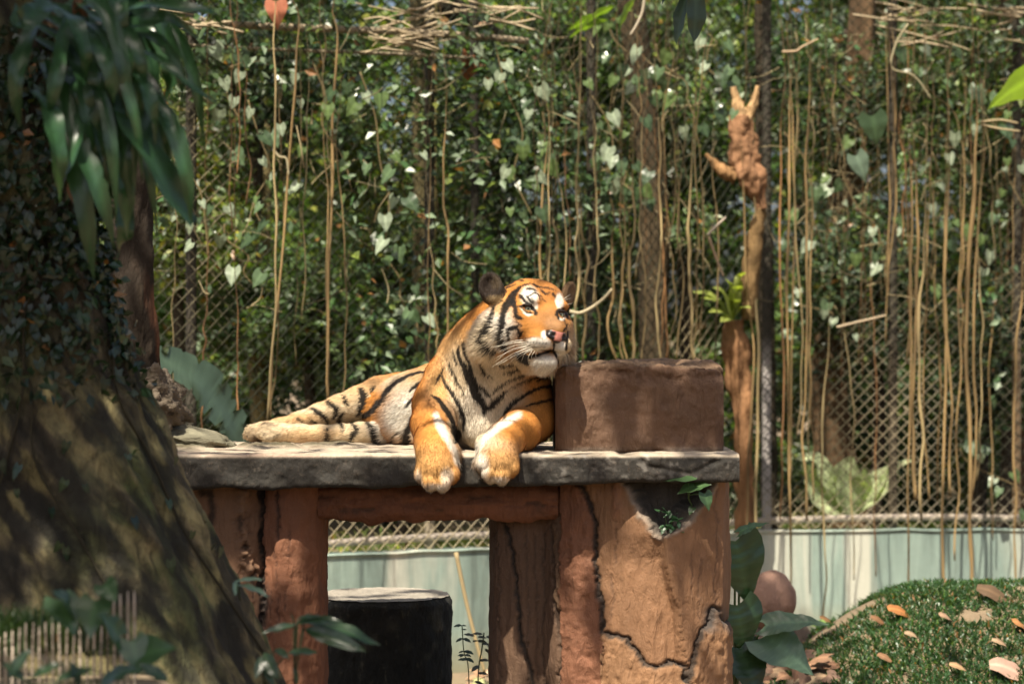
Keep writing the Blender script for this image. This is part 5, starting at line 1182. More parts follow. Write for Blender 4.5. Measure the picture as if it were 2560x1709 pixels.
def seedling(label, root, leaves, Y, col, wide=0.5, kind='oval', name='foreground_plant'):
    t = empty(name, W(*root, Y), label, 'plant'); mb = MB()
    for q, (bx, by, tx, ty) in enumerate(leaves):
        a_, b_ = W(bx, by, Y), W(tx, ty, Y - rr.uniform(0.0, 0.08)); d = b_ - a_
        g_ = rr.uniform(0.8, 1.25)
        put_leaf(t, a_, d, (rr.uniform(-.3, .3), -0.6, rr.uniform(0.4, 1)), d.length, blade_mesh(kind, tuple(c_ * g_ for c_ in col), MAT_GLOSSY, 0.15, 90 + q), wide=wide)
        tube(mb, spline([W(*root, Y), (W(*root, Y) + a_) / 2 + Vector((0, 0, 0.01)), a_], 6), 0.002, 5, (0.05, 0.07, 0.03))
    mb.build('stem', MAT_LEAF, t)
seedling('dark long-leaved seedling blurred in front of the stump', (735, 1720), [(740, 1560, 655, 1575), (740, 1555, 850, 1540), (760, 1550, 955, 1592), (760, 1570, 910, 1618), (735, 1560, 730, 1530), (745, 1545, 800, 1535), (735, 1660, 745, 1715)], 6.0, (0.022, 0.048, 0.022))
seedling('pale-leaved sprig blurred in front of the left pillar', (600, 1500), [(590, 1452, 650, 1440), (595, 1460, 670, 1478), (590, 1450, 585, 1480)], 6.2, (0.14, 0.22, 0.17), 0.4)
seedling('low broad-leaved seedling beside the foot of the left pillar', (660, 1720), [(655, 1640, 640, 1690), (660, 1630, 690, 1690), (690, 1620, 720, 1640), (720, 1630, 790, 1622), (655, 1660, 690, 1712)], 6.0, (0.030, 0.058, 0.030), 0.8)
seedling('broad-leaved weed on the earth bank under the ivy-clad trunk', (220, 1640), [(150, 1500, 190, 1580), (240, 1500, 220, 1590), (180, 1520, 140, 1470), (260, 1460, 290, 1500), (330, 1600, 350, 1680), (340, 1640, 430, 1610), (300, 1590, 260, 1530)], 5.4, (0.035, 0.075, 0.032), 1.0, 'heart')
seedling('dark weed at the bottom left corner of the earth bank', (80, 1720), [(20, 1690, 70, 1620), (80, 1690, 150, 1650), (60, 1700, 10, 1650), (140, 1700, 230, 1660), (250, 1705, 330, 1660), (420, 1700, 350, 1655), (200, 1715, 180, 1650)], 5.3, (0.020, 0.045, 0.020), 0.8)

# ------------------------------------------------------------------ unseen trees added over the enclosure for their shade: the crowns hang above the picture and break up the sun
def shade_canopy(name, label, base, lo, hi, n, size, seed, gaps, thr, freq=0.55):
    rg = np.random.default_rng(seed)
    P = rg.uniform(lo, hi, (n, 3)); sd = np.array(SUN_DIR)
    keep = fbm(P * freq, seed, 4) > thr
    keep &= ~sun_gap(P, gaps, rg)
    P = P[keep]
    t = empty(name, base, label, 'tree', 'unseen trees added for shade')
    top = Vector(((lo[0] + hi[0]) / 2, (lo[1] + hi[1]) / 2, hi[2] - 0.5))
    tree_trunk(t, [Vector(base), Vector((base[0], base[1], 2.5)), Vector((base[0] * 0.85 + top.x * 0.15, base[1] * 0.85 + top.y * 0.15, lo[2])), top], [0.22, 0.17, 0.14, 0.05], (0.07, 0.055, 0.04), seed=seed)
    leaf_cloud('crown', P, rg.uniform(0.7, 1.4, len(P)) * size, rg.uniform(0.4, 0.7, len(P)) * size, greens(len(P), rg, (0.05, 0.085, 0.03), 0.4, 0.12), MAT_LEAF, t, 0.6, rg, kind='stuff')
shade_canopy('added_shade_tree', 'unseen added tree shading the enclosure from the left', (-4.6, 7.5, 0), (-6.5, 1.5, 4.6), (0.2, 12.0, 6.6), 18500, 0.19, 201, GAPS, 0.03)
shade_canopy('added_shade_tree', 'unseen added tree shading the enclosure from the right', (4.9, 9.0, 0), (0.0, 1.5, 4.8), (6.8, 12.0, 6.8), 16500, 0.19, 203, GAPS, 0.05)
shade_canopy('added_shade_tree', 'unseen added tree shading the fence from behind', (3.9, 18.0, 0.5), (-6.0, 12.0, 4.9), (6.0, 16.5, 6.6), 16000, 0.15, 205, GAPS, 0.10)
shade_canopy('added_shade_tree', 'unseen added low tree shading the ivy-clad trunk', (-3.9, 4.4, 0), (-4.2, 1.2, 4.0), (-1.30, 6.2, 5.6), 9000, 0.17, 207, [(-0.95, 6.3, 0.95, 0.70, 0.45, 0.90), (-1.2, 6.4, 1.15, 0.16, 0.22, 1.0), (-0.78, 6.6, 0.95, 0.10, 0.16, 1.0), (-1.2, 5.65, 1.0, 0.35, 0.3, 1.0), GAPS[0]], -0.6)
# ------------------------------------------------------------------ tiger
SLAB_TOP = CAM_Z - 0.39

class Field:
    """signed distance field on a grid, built from blended primitives"""
    def __init__(self, lo, hi, h):
        self.lo = np.asarray(lo, float); self.h = h
        self.n = np.ceil((np.asarray(hi) - self.lo) / h).astype(int) + 1
        self.D = np.full(self.n, 0.2, np.float32)
    def _box(self, lo, hi):
        a = np.clip(np.floor((lo - self.lo) / self.h).astype(int), 0, self.n - 1)
        b = np.clip(np.ceil((hi - self.lo) / self.h).astype(int) + 1, 1, self.n)
        ax = [self.lo[i] + self.h * np.arange(a[i], b[i]) for i in range(3)]
        X = np.stack(np.meshgrid(*ax, indexing='ij'), -1)
        return tuple(slice(a[i], b[i]) for i in range(3)), X
    def _mix(self, sl, d, k, sub=False):
        D = self.D[sl]
        if sub: d = -d
        if sub:
            t = np.clip(0.5 - 0.5 * (d - D) / k, 0, 1) if k else (D > d).astype(float)
            r = D * t + d * (1 - t) + k * t * (1 - t)
        else:
            t = np.clip(0.5 + 0.5 * (d - D) / k, 0, 1)
            r = d * (1 - t) + D * t - k * t * (1 - t)
        self.D[sl] = r.astype(np.float32)
    def ell(self, c, r, M=None, k=0.03, sub=False):
        c = np.asarray(c, float); r = np.asarray(r, float) * np.ones(3)
        m = r.max() + k + 0.03
        sl, X = self._box(c - m, c + m)
        q = X - c
        if M is not None: q = q @ M
        k0 = np.linalg.norm(q / r, axis=-1); k1 = np.linalg.norm(q / (r * r), axis=-1) + 1e-9
        d = np.where(k0 < 1e-4, -r.min(), k0 * (k0 - 1) / k1)
        self._mix(sl, d, k, sub)
    def cap(self, pts, radii, k=0.03, flat=None):
        P = [np.asarray(p, float) for p in pts]
        for a, b, ra, rb in zip(P[:-1], P[1:], radii[:-1], radii[1:]):
            m = max(ra, rb) + k + 0.03
            sl, X = self._box(np.minimum(a, b) - m, np.maximum(a, b) + m)
            ab = b - a; t = np.clip(((X - a) @ ab) / (ab @ ab), 0, 1)
            d = np.linalg.norm(X - a - t[..., None] * ab, axis=-1) - (ra + (rb - ra) * t)
            self._mix(sl, d, k)
    def sample(self, P):
        q = np.clip((P - self.lo) / self.h, 0, self.n - 1.001); i = q.astype(int); f = q - i; r = 0
        for dx in (0, 1):
            for dy in (0, 1):
                for dz in (0, 1):
                    w = (f[:, 0] if dx else 1 - f[:, 0]) * (f[:, 1] if dy else 1 - f[:, 1]) * (f[:, 2] if dz else 1 - f[:, 2])
                    r = r + w * self.D[i[:, 0] + dx, i[:, 1] + dy, i[:, 2] + dz]
        return r

def surface_nets(D, lo, h):
    S = D < 0
    cnt = np.zeros(np.array(D.shape) - 1, np.int8)
    for dx in (0, 1):
        for dy in (0, 1):
            for dz in (0, 1):
                cnt += S[dx:D.shape[0] - 1 + dx, dy:D.shape[1] - 1 + dy, dz:D.shape[2] - 1 + dz]
    act = (cnt > 0) & (cnt < 8)
    I = np.argwhere(act)
    idx = np.full(act.shape, -1, np.int32); idx[act] = np.arange(len(I))
    acc = np.zeros((len(I), 3)); num = np.zeros(len(I))
    cor = [(a, b, c) for a in (0, 1) for b in (0, 1) for c in (0, 1)]
    val = {c: D[I[:, 0] + c[0], I[:, 1] + c[1], I[:, 2] + c[2]] for c in cor}
    for c in cor:
        for ax in range(3):
            if c[ax]: continue
            e = list(c); e[ax] = 1; e = tuple(e)
            a, b = val[c], val[e]; x = (a < 0) != (b < 0)
            t = np.where(x, a / np.where(x, a - b, 1), 0)
            p = np.tile(np.array(c, float), (len(I), 1)); p[:, ax] = t
            acc[x] += p[x]; num[x] += 1
    V = lo + h * (I + acc / num[:, None])
    F = []
    for ax in range(3):
        sl0 = [slice(1, -1)] * 3; sl1 = [slice(1, -1)] * 3
        sl0[ax] = slice(0, -1); sl1[ax] = slice(1, None)
        a, b = S[tuple(sl0)], S[tuple(sl1)]
        E = np.argwhere(a != b); flip = a[a != b]
        off = np.ones(3, int); off[ax] = 0; E = E + off
        u, v = [(1, 2), (2, 0), (0, 1)][ax]
        du = np.zeros(3, int); du[u] = 1; dv = np.zeros(3, int); dv[v] = 1
        def g(x): return idx[x[:, 0], x[:, 1], x[:, 2]]
        q = np.stack([g(E - du - dv), g(E - dv), g(E), g(E - du)], 1)
        q[~flip] = q[~flip][:, ::-1]
        F.append(q)
    F = np.concatenate(F); F = F[(F >= 0).all(1)]
    return V, F

def relax(V, F, it=2, w=0.5):
    n = len(V)
    E = np.concatenate([F[:, [0, 1]], F[:, [1, 2]], F[:, [2, 3]], F[:, [3, 0]]])
    for _ in range(it):
        A = np.zeros((n, 3)); c = np.zeros(n)
        for x in range(3):
            A[:, x] = np.bincount(E[:, 0], V[E[:, 1], x], n) + np.bincount(E[:, 1], V[E[:, 0], x], n)
        c = np.bincount(E[:, 0], minlength=n) + np.bincount(E[:, 1], minlength=n)
        V = V + w * (A / np.maximum(c, 1)[:, None] - V)
    return V

def vnormals(V, F):
    fn = np.cross(V[F[:, 2]] - V[F[:, 0]], V[F[:, 3]] - V[F[:, 1]])
    N = np.zeros_like(V)
    for x in range(3):
        for k in range(4):
            N[:, x] += np.bincount(F[:, k], fn[:, x], len(V))
    return N / (np.linalg.norm(N, axis=1)[:, None] + 1e-12)

# head frame: s to the picture's right, f the way the tiger looks, u up
HO = Wa(1325, 790, 8.62)
_yaw, _roll = math.radians(31), math.radians(9)
HF = np.array([math.sin(_yaw), -math.cos(_yaw), 0.0])
_S0 = np.array([math.cos(_yaw), math.sin(_yaw), 0.0]); _U0 = np.array([0, 0, 1.0])
HS = math.cos(_roll) * _S0 - math.sin(_roll) * _U0
HU = math.cos(_roll) * _U0 + math.sin(_roll) * _S0
HM = np.stack([HS, HF, HU], 1)
CAMP = np.array([0, 0, CAM_Z])
def hl(s, f, u): return HO + s * HS + f * HF + u * HU
def hp(px, py, f):
    d = np.array([(px - 1280) / FPX, 1.0, (854.5 - py) / FPX])
    t, s, u = np.linalg.solve(np.stack([d, -HS, -HU], 1), HO + f * HF - CAMP)
    return CAMP + t * d
def c1(x, y): return (1100 + x * 400 / 2023, 650 + y * 310 / 1568)
def c2(x, y): return (580 + x * 600 / 2349, 880 + y * 280 / 1096)
def c3(x, y): return (980 + x * 460 / 1803, 860 + y * 400 / 1568)
def rotm(ax, ang):
    return np.array(Matrix.Rotation(math.radians(ang), 3, ax))

LO = np.array([-1.12, 8.22, 1.20]); HI = np.array([0.34, 9.52, 2.12])
VH = 0.0045
G = {}
def grp(name): G[name] = Field(LO, HI, VH); return G[name]

# --- torso: deep chest facing us, trunk turning away to the left, pelvis, neck
g = grp('torso')
g.ell(Wa(1214, 1005, 8.90), (0.185, 0.24, 0.185))
g.ell(Wa(1212, 960, 8.80), (0.150, 0.12, 0.13), k=0.06)
g.cap([Wa(1185, 1000, 9.0), Wa(1100, 1012, 9.16), Wa(1040, 1022, 9.27), Wa(985, 1030, 9.34)], [0.17, 0.148, 0.135, 0.115], k=0.06)
g.cap([Wa(1200, 940, 8.87), Wa(1225, 880, 8.80), Wa(1262, 820, 8.72)], [0.155, 0.142, 0.125], k=0.07)
g.ell(Wa(1152, 905, 8.93), (0.085, 0.13, 0.125), k=0.06)      # left-hand shoulder blade
g.ell(Wa(1290, 935, 8.90), (0.095, 0.12, 0.12), k=0.06)
g.ell(Wa(1215, 1080, 8.74), (0.075, 0.10, 0.06), k=0.05)       # breast between the forelegs
g.ell(Wa(1030, 1075, 9.20), (0.10, 0.10, 0.055), k=0.05)       # slack belly
# --- left-hand foreleg
g = grp('arm_a')
g.cap([Wa(1118, 945, 8.82), Wa(1092, 1012, 8.76)], [0.085, 0.080], k=0.05)
g.cap([Wa(1092, 1012, 8.76), Wa(1084, 1060, 8.62), Wa(1086, 1105, 8.47)], [0.076, 0.070, 0.062], k=0.05)
g.cap([Wa(1086, 1105, 8.47), Wa(1090, 1130, 8.395), Wa(1094, 1165, 8.365)], [0.062, 0.062, 0.064], k=0.04)
g.ell(Wa(1092, 1178, 8.36), (0.072, 0.045, 0.05), k=0.03)
for x, y, r, dy in ((1055, 1186, 0.026, 0.01), (1076, 1204, 0.029, -0.012), (1106, 1206, 0.030, -0.014), (1130, 1186, 0.027, 0.0)):
    g.cap([Wa(x + (1092 - x) * 0.2, y - 26, 8.352 + dy), Wa(x, y, 8.342 + dy), Wa(x, y + 10, 8.362 + dy)], [r * 0.9, r, r * 0.75], k=0.008)
g.ell(Wa(1137, 1132, 8.41), (0.020, 0.03, 0.036), k=0.02)
# --- right-hand foreleg
g = grp('arm_b')
g.cap([Wa(1322, 950, 8.84), Wa(1330, 1045, 8.76)], [0.082, 0.080], k=0.05)
g.cap([Wa(1334, 1050, 8.76), Wa(1296, 1080, 8.62), Wa(1262, 1102, 8.48)], [0.072, 0.066, 0.060], k=0.05)
g.cap([Wa(1262, 1102, 8.48), Wa(1246, 1122, 8.395), Wa(1244, 1150, 8.365)], [0.060, 0.062, 0.062], k=0.04)
g.ell(Wa(1244, 1162, 8.36), (0.072, 0.045, 0.05), k=0.03)
for x, y, r, dy in ((1206, 1158, 0.027, 0.0), (1226, 1184, 0.029, -0.012), (1254, 1188, 0.030, -0.012), (1279, 1170, 0.026, 0.006)):
    g.cap([Wa(x + (1246 - x) * 0.2, y - 26, 8.352 + dy), Wa(x, y, 8.342 + dy), Wa(x, y + 10, 8.362 + dy)], [r * 0.9, r, r * 0.75], k=0.008)
g.ell(Wa(1203, 1112, 8.42), (0.022, 0.03, 0.036), k=0.02)
# --- hind legs stretched out to the left
g = grp('hind_a')
g.cap([Wa(1030, 985, 9.36), Wa(1000, 985, 9.36), Wa(950, 990, 9.36), Wa(900, 1006, 9.36), Wa(850, 1022, 9.36), Wa(800, 1036, 9.36), Wa(750, 1051, 9.36), Wa(700, 1066, 9.36), Wa(662, 1076, 9.36)],
      [0.084, 0.080, 0.074, 0.062, 0.053, 0.042, 0.033, 0.030, 0.034], k=0.02)
g.ell(Wa(645, 1081, 9.37), (0.046, 0.05, 0.036), k=0.02)
for x, y, dy in ((628, 1077, -0.02), (624, 1087, 0.02), (634, 1091, -0.03)):
    g.ell(Wa(x, y, 9.36 + dy), (0.022, 0.022, 0.024), k=0.008)
g = grp('hind_b')
g.cap([Wa(1010, 1078, 9.22), Wa(960, 1080, 9.24), Wa(900, 1083, 9.25), Wa(850, 1085, 9.26), Wa(800, 1085, 9.26), Wa(750, 1084, 9.26), Wa(710, 1081, 9.26)],
      [0.050, 0.045, 0.040, 0.036, 0.033, 0.034, 0.034], k=0.02)
g.ell(Wa(690, 1083, 9.26), (0.050, 0.045, 0.036), k=0.02)
for x, y, dy in ((664, 1072, -0.012), (660, 1086, -0.025), (672, 1094, -0.03), (668, 1066, 0.02)):
    g.ell(Wa(x, y, 9.25 + dy), (0.026, 0.020, 0.019), k=0.007)
# --- tail lying behind the hind legs
g = grp('tail')
g.cap([Wa(1010, 1085, 9.44), Wa(930, 1094, 9.46), Wa(850, 1094, 9.45), Wa(800, 1094, 9.44)], [0.035, 0.026, 0.024, 0.020], k=0.02)
# --- head
g = grp('head')
def E(p, r, k=0.02, sub=False, M=HM): g.ell(p, r, M, k, sub)
E(hl(0, -0.01, 0.035), (0.112, 0.13, 0.098))
E(hl(-0.088, 0.025, -0.045), (0.068, 0.085, 0.085), 0.04)
E(hl(0.088, 0.025, -0.045), (0.068, 0.085, 0.085), 0.04)
E(hl(0, 0.065, 0.060), (0.075, 0.065, 0.055), 0.04)
g.cap([hl(0, 0.085, 0.030), hl(0, 0.135, -0.012), hl(0, 0.182, -0.050)], [0.050, 0.043, 0.034], k=0.03)
g.cap([hl(-0.020, 0.10, 0.0), hl(-0.018, 0.17, -0.048)], [0.036, 0.028], k=0.02)
g.cap([hl(0.020, 0.10, 0.0), hl(0.018, 0.17, -0.048)], [0.036, 0.028], k=0.02)
for sg in (-1, 1):
    E(hl(sg * 0.040, 0.155, -0.098), (0.045, 0.050, 0.036), 0.018)
    E(hl(sg * 0.052, 0.105, 0.045), (0.034, 0.030, 0.016), 0.02)      # brow
    E(hl(sg * 0.075, 0.085, -0.018), (0.040, 0.045, 0.028), 0.03)     # cheekbone
    E(hl(sg * 0.150, -0.025, -0.085), (0.038, 0.055, 0.085), 0.04)    # ruff
    E(hl(sg * 0.048, 0.105, -0.055), (0.048, 0.050, 0.036), 0.035)     # side of the muzzle
g.cap([hl(0, 0.04, -0.125), hl(0, 0.135, -0.160)], [0.070, 0.036], k=0.03)
E(hl(0, 0.142, -0.163), (0.045, 0.042, 0.034), 0.012)
E(hl(0, 0.195, -0.128), (0.062, 0.045, 0.004), 0.008, True)             # mouth line
E(hl(-0.075, 0.11, -0.137), (0.035, 0.045, 0.006), 0.008, True)
E(hl(0, 0.215, -0.105), (0.004, 0.03, 0.028), 0.006, True)
EYE_PX = ((1112, 615), (1522, 690))
EYES = []
for q in EYE_PX:
    ff = np.linspace(0.17, 0.02, 160); pts = np.array([hp(*c1(*q), f) for f in ff])
    i = int(np.argmax(g.sample(pts) < 0)); p0 = pts[i]; rd = (p0 - CAMP) / np.linalg.norm(p0 - CAMP)
    EYES.append((p0, rd))
for p0, rd in EYES:
    E(p0, (0.0165, 0.012, 0.0118), 0.006, True)                        # eye opening
    E(p0 + 0.012 * HU + 0.004 * rd, (0.021, 0.013, 0.0055), 0.008)      # upper lid
    E(p0 - 0.0125 * HU + 0.003 * rd, (0.018, 0.010, 0.004), 0.008)      # lower lid
g = grp('ears')
ea = hp(1227, 720, -0.035); Ma = HM @ rotm('Z', 28) @ rotm('Y', -16)
g.ell(ea, (0.043, 0.024, 0.054), Ma, 0.02)
g.ell(ea + Ma @ np.array([0.012, 0, -0.03]), (0.040, 0.026, 0.035), Ma, 0.02)
g.ell(ea + Ma @ np.array([-0.002, 0.026, 0.006]), (0.033, 0.024, 0.040), Ma, 0.010, True)
eb = hp(1420, 737, -0.035); Mb = HM @ rotm('Z', -28) @ rotm('Y', 34)
g.ell(eb, (0.038, 0.020, 0.050), Mb, 0.02)
g.ell(eb + Mb @ np.array([0.002, 0.022, 0.006]), (0.028, 0.020, 0.038), Mb, 0.010, True)

TOT = Field(LO, HI, VH)
full = tuple(slice(0, n) for n in TOT.n)
TOT.D = G['torso'].D.copy()
for nm, k in (('hind_a', 0.025), ('hind_b', 0.012), ('tail', 0.01), ('arm_a', 0.035), ('arm_b', 0.035), ('head', 0.03), ('ears', 0.014)):
    if nm == 'head':
        # blend at the neck only, so that the face keeps its own surface
        TOT._mix(full, G[nm].D, 0.03)
    else:
        TOT._mix(full, G[nm].D, k)
# flatten where the animal lies on the slab (behind its front edge)
yy = LO[1] + VH * np.arange(TOT.n[1]); zz = LO[2] + VH * np.arange(TOT.n[2])
plane = np.where(yy[:, None] > 8.44, (SLAB_TOP + 0.004) - zz[None], -0.2)
TOT.D = np.maximum(TOT.D, plane[None].astype(np.float32))
TV, TF = surface_nets(TOT.D, LO, VH)
TV = relax(TV, TF, 2, 0.5)
TN = vnormals(TV, TF)
names = list(G)
PD = np.stack([G[n].sample(TV) for n in names], 1)
TPART = np.array(PD.argmin(1))
isp = {n: TPART == i for i, n in enumerate(names)}
TPX = to_px(TV)

# --- coat: ground colours as soft patches, then stripes as tapering lines lying on the skin
ORG = np.array([0.52, 0.220, 0.052]); DORG = np.array([0.40, 0.165, 0.040]); CRM = np.array([0.60, 0.48, 0.32]); WHT = np.array([0.78, 0.72, 0.62])
TAN = np.array([0.50, 0.34, 0.17]); BLK = np.array([0.012, 0.010, 0.009]); GRY = np.array([0.42, 0.38, 0.32]); LORG = np.array([0.58, 0.33, 0.125])

def coat(P, part, PXY, seed=0):
    """colour of skin or hair for points P"""
    n = len(P)
    C = np.tile(ORG, (n, 1))
    wob = np.stack([fbm(P * 55, 3, 3), fbm(P * 55, 9, 3)], 1) * 3.0        # ragged edges, in px
    X = PXY + wob
    ix = {nm: i for i, nm in enumerate(names)}
    def sel(parts): return np.isin(part, [ix[p] for p in parts])
    SELC = {}
    def zone(parts, cr, cx, cy, rx, ry, col, st=1.0, soft=0.45):
        key = tuple(parts)
        if key not in SELC: SELC[key] = np.flatnonzero(sel(parts))
        I = SELC[key]
        c = cr(cx, cy); e = cr(cx + rx, cy + ry)
        d = np.hypot((X[I, 0] - c[0]) / (e[0] - c[0]), (X[I, 1] - c[1]) / (e[1] - c[1]))
        k = d < 1 + soft; I = I[k]; d = d[k]
        w = np.clip((1 + soft - d) / (2 * soft), 0, 1); w = (w * w * (3 - 2 * w) * st)[:, None]
        C[I] = C[I] * (1 - w) + col * w
    def line(parts, cr, pts, col=BLK, st=1.0, edge=3.0, gain=1.0):
        Q = [(*cr(p[0], p[1]), (cr(p[2], 0)[0] - cr(0, 0)[0]) * gain) for p in pts]
        Q = spline(Q, max(2, len(Q) * 3)); m = sel(parts)
        lo = Q[:, :2].min(0) - 40; hi = Q[:, :2].max(0) + 40
        m &= (X > lo).all(1) & (X < hi).all(1)
        if not m.any(): return
        x = X[m]; best = np.full(len(x), 1e9)
        for a, b in zip(Q[:-1], Q[1:]):
            ab = b[:2] - a[:2]; t = np.clip(((x - a[:2]) @ ab) / (ab @ ab + 1e-9), 0, 1)
            d = np.linalg.norm(x - a[:2] - t[:, None] * ab, axis=1) - 0.5 * np.maximum(a[2] + (b[2] - a[2]) * t, 0.5)
            best = np.minimum(best, d)
        w = np.clip(0.5 - best / edge, 0, 1)[:, None] * st
        C[m] = C[m] * (1 - w) + col * w
    T, A, B, HA, HB, HD, EA = ['torso'], ['arm_a'], ['arm_b'], ['hind_a'], ['hind_b'], ['head'], ['ears']
    # torso
    zone(T, c3, 600, 200, 330, 420, LORG * 1.02, 0.9)
    zone(T + A + B, c3, 860, 600, 450, 560, CRM * np.array([0.92, 0.95, 1.0]), 0.95)
    zone(T, c3, 780, 620, 190, 260, WHT * 0.86, 0.5)
    zone(T, c3, 1000, 250, 340, 130, CRM * 0.85, 0.8)
    zone(T + A, c3, 470, 380, 110, 180, LORG, 0.9)
    zone(T + A, c3, 600, 60, 70, 150, LORG, 0.8)
    zone(T + A, c3, 640, 260, 110, 260, CRM * 1.1, 0.85)
    zone(T + B, c3, 1520, 430, 190, 230, ORG, 1.0)
    zone(T, c2, 1750, 300, 330, 130, CRM, 0.95)
    zone(T, c2, 1900, 230, 220, 60, LORG, 0.6)
    zone(T, c2, 1740, 620, 240, 240, WHT * 1.06, 1.0)
    # forelegs
    zone(A, c3, 400, 900, 230, 340, ORG * 1.05, 1.0)
    zone(A, c3, 400, 1200, 230, 220, LORG * 0.95, 0.8)
    zone(B, c3, 1300, 800, 330, 200, ORG, 1.0)
    zone(B, c3, 1020, 1200, 240, 180, LORG * 0.95, 0.8)
    line(A, c3, [(430, 690, 60), (490, 830, 90), (560, 950, 70), (620, 1060, 60), (640, 1150, 60)], WHT, 0.9, 8)
    line(A, c3, [(560, 760, 40), (590, 860, 60), (610, 950, 40)], CRM, 0.8, 8)
    line(B, c3, [(1250, 690, 60), (1110, 765, 80), (970, 865, 60), (850, 990, 70), (820, 1080, 60)], WHT, 0.95, 8)
    zone(A, c3, 420, 1440, 190, 70, WHT * 0.92, 0.85)
    zone(A, c3, 540, 1300, 60, 90, WHT * 0.9, 0.6)
    zone(A, c3, 255, 1350, 40, 120, WHT * 0.9, 0.6)
    zone(B, c3, 880, 1190, 70, 120, WHT * 0.88, 0.85)
    zone(B, c3, 1020, 1360, 170, 60, WHT * 0.92, 0.85)
    zone(A, c3, 430, 1080, 120, 60, DORG, 0.35)
    zone(B, c3, 1060, 1060, 130, 60, DORG, 0.3)
    for pts in ([(280, 1180, 8), (275, 1280, 12), (270, 1360, 10)], [(350, 1200, 8), (345, 1290, 12), (350, 1400, 12)], [(440, 1200, 8), (440, 1290, 12), (470, 1380, 14)], [(560, 1150, 10), (590, 1210, 14)]):
        line(A, c3, pts, DORG * 0.35, 0.75, 5)
    for pts in ([(960, 1130, 8), (930, 1190, 12), (870, 1230, 14)], [(1030, 1180, 8), (990, 1260, 12), (950, 1330, 14)], [(1110, 1190, 8), (1100, 1270, 12), (1080, 1340, 12)], [(950, 1030, 20), (960, 1070, 16)]):
        line(B, c3, pts, DORG * 0.35, 0.75, 5)
    # hind legs
    zone(HA, c2, 1000, 560, 1200, 300, CRM, 0.95)
    zone(HA, c2, 1300, 330, 420, 90, LORG, 0.5)
    zone(HA, c2, 900, 460, 300, 50, LORG, 0.45)
    zone(HA, c2, 600, 640, 260, 50, LORG, 0.6)
    zone(HA, c2, 1500, 570, 260, 110, WHT * 0.95, 0.6)
    zone(HB, c2, 1000, 780, 800, 200, CRM * 1.05, 0.95)
    zone(HB, c2, 1500, 760, 150, 160, WHT * 0.95, 0.7)
    zone(HB, c2, 800, 800, 300, 60, LORG * 0.9, 0.5)
    zone(HB, c2, 350, 790, 140, 130, CRM * 0.8, 0.85)
    zone(HA, c2, 180, 780, 110, 120, CRM * 0.8, 0.8)
    line(HB, c2, [(300, 770, 10), (330, 810, 10), (400, 790, 8)], BLK, 0.7, 5)
    line(HB, c2, [(320, 860, 10), (380, 840, 10), (470, 800, 8)], BLK, 0.7, 5)
    line(HB, c2, [(330, 725, 8), (390, 712, 12), (450, 720, 8)], BLK, 0.6, 5)
    zone(HA, c2, 240, 850, 36, 36, BLK * 5, 0.6)
    line(['tail'], c2, [(0, 0, 10), (1, 0, 10)])
    # chest and shoulder stripes
    TA = T + A + B
    for pts in ([(480, 290, 15), (530, 390, 24), (590, 480, 28), (650, 580, 30), (690, 680, 30), (705, 760, 26), (690, 830, 16)],
                [(390, 500, 16), (460, 550, 26), (520, 630, 32), (580, 720, 36), (600, 800, 30), (595, 850, 18)],
                [(550, 170, 10), (600, 280, 13), (650, 380, 13), (700, 470, 8)],
                [(650, 20, 20), (655, 110, 26), (700, 200, 34), (745, 290, 50), (790, 400, 54), (830, 500, 54), (880, 560, 46), (905, 610, 42), (900, 670, 28)],
                [(700, -20, 26), (720, 80, 24), (760, 190, 26), (790, 290, 18), (830, 380, 12), (870, 450, 8)],
                [(840, 150, 14), (880, 230, 20), (920, 290, 20), (980, 320, 14)],
                [(860, 400, 18), (910, 450, 24), (960, 510, 20)],
                [(1340, 275, 13), (1250, 310, 18), (1130, 360, 16), (1030, 430, 17), (990, 470, 12)],
                [(1120, 460, 18), (1040, 530, 36), (980, 590, 42), (940, 630, 20)],
                [(1560, 405, 18), (1440, 430, 22), (1330, 480, 26), (1220, 540, 26), (1150, 600, 30), (1115, 660, 30), (1110, 720, 16)],
                [(1560, 540, 18), (1460, 565, 20), (1380, 580, 16), (1320, 605, 10)],
                [(1290, 225, 17), (1200, 260, 22), (1100, 275, 14)], [(1060, 215, 14), (1150, 205, 17), (1260, 180, 12)],
                [(1450, 305, 18), (1350, 340, 15), (1250, 380, 13), (1150, 440, 10)],
                [(1545, 330, 20), (1480, 335, 22), (1420, 350, 10)],
                [(620, 850, 60), (640, 890, 50), (620, 950, 30)], [(590, 60, 10), (610, 130, 16), (640, 190, 14)], [(500, 230, 10), (470, 300, 14), (430, 380, 10)]):
        line(TA, c3, pts, BLK, 0.98, 2.6, 1.6)
    # flank and belly
    for pts in ([(1990, 265, 14), (1880, 290, 24), (1800, 330, 26), (1740, 380, 14)], [(1960, 345, 14), (1860, 390, 20), (1780, 450, 24), (1710, 530, 18)],
                [(1940, 395, 12), (1850, 470, 11), (1790, 560, 13), (1760, 640, 13), (1740, 720, 10)],
                [(1890, 500, 30), (1820, 610, 30), (1790, 660, 36), (1740, 740, 46), (1710, 810, 50), (1720, 870, 50)], [(1600, 885, 20), (1600, 820, 14), (1660, 770, 8)],
                [(2060, 195, 12), (1900, 190, 16), (1780, 210, 22), (1670, 260, 26), (1580, 320, 30), (1520, 380, 38), (1490, 450, 42), (1440, 520, 30), (1420, 540, 16)],
                [(1430, 470, 26), (1390, 560, 42), (1320, 610, 42), (1280, 640, 24)]):
        line(T + HA, c2, pts, BLK, 0.98, 2.6, 1.45)
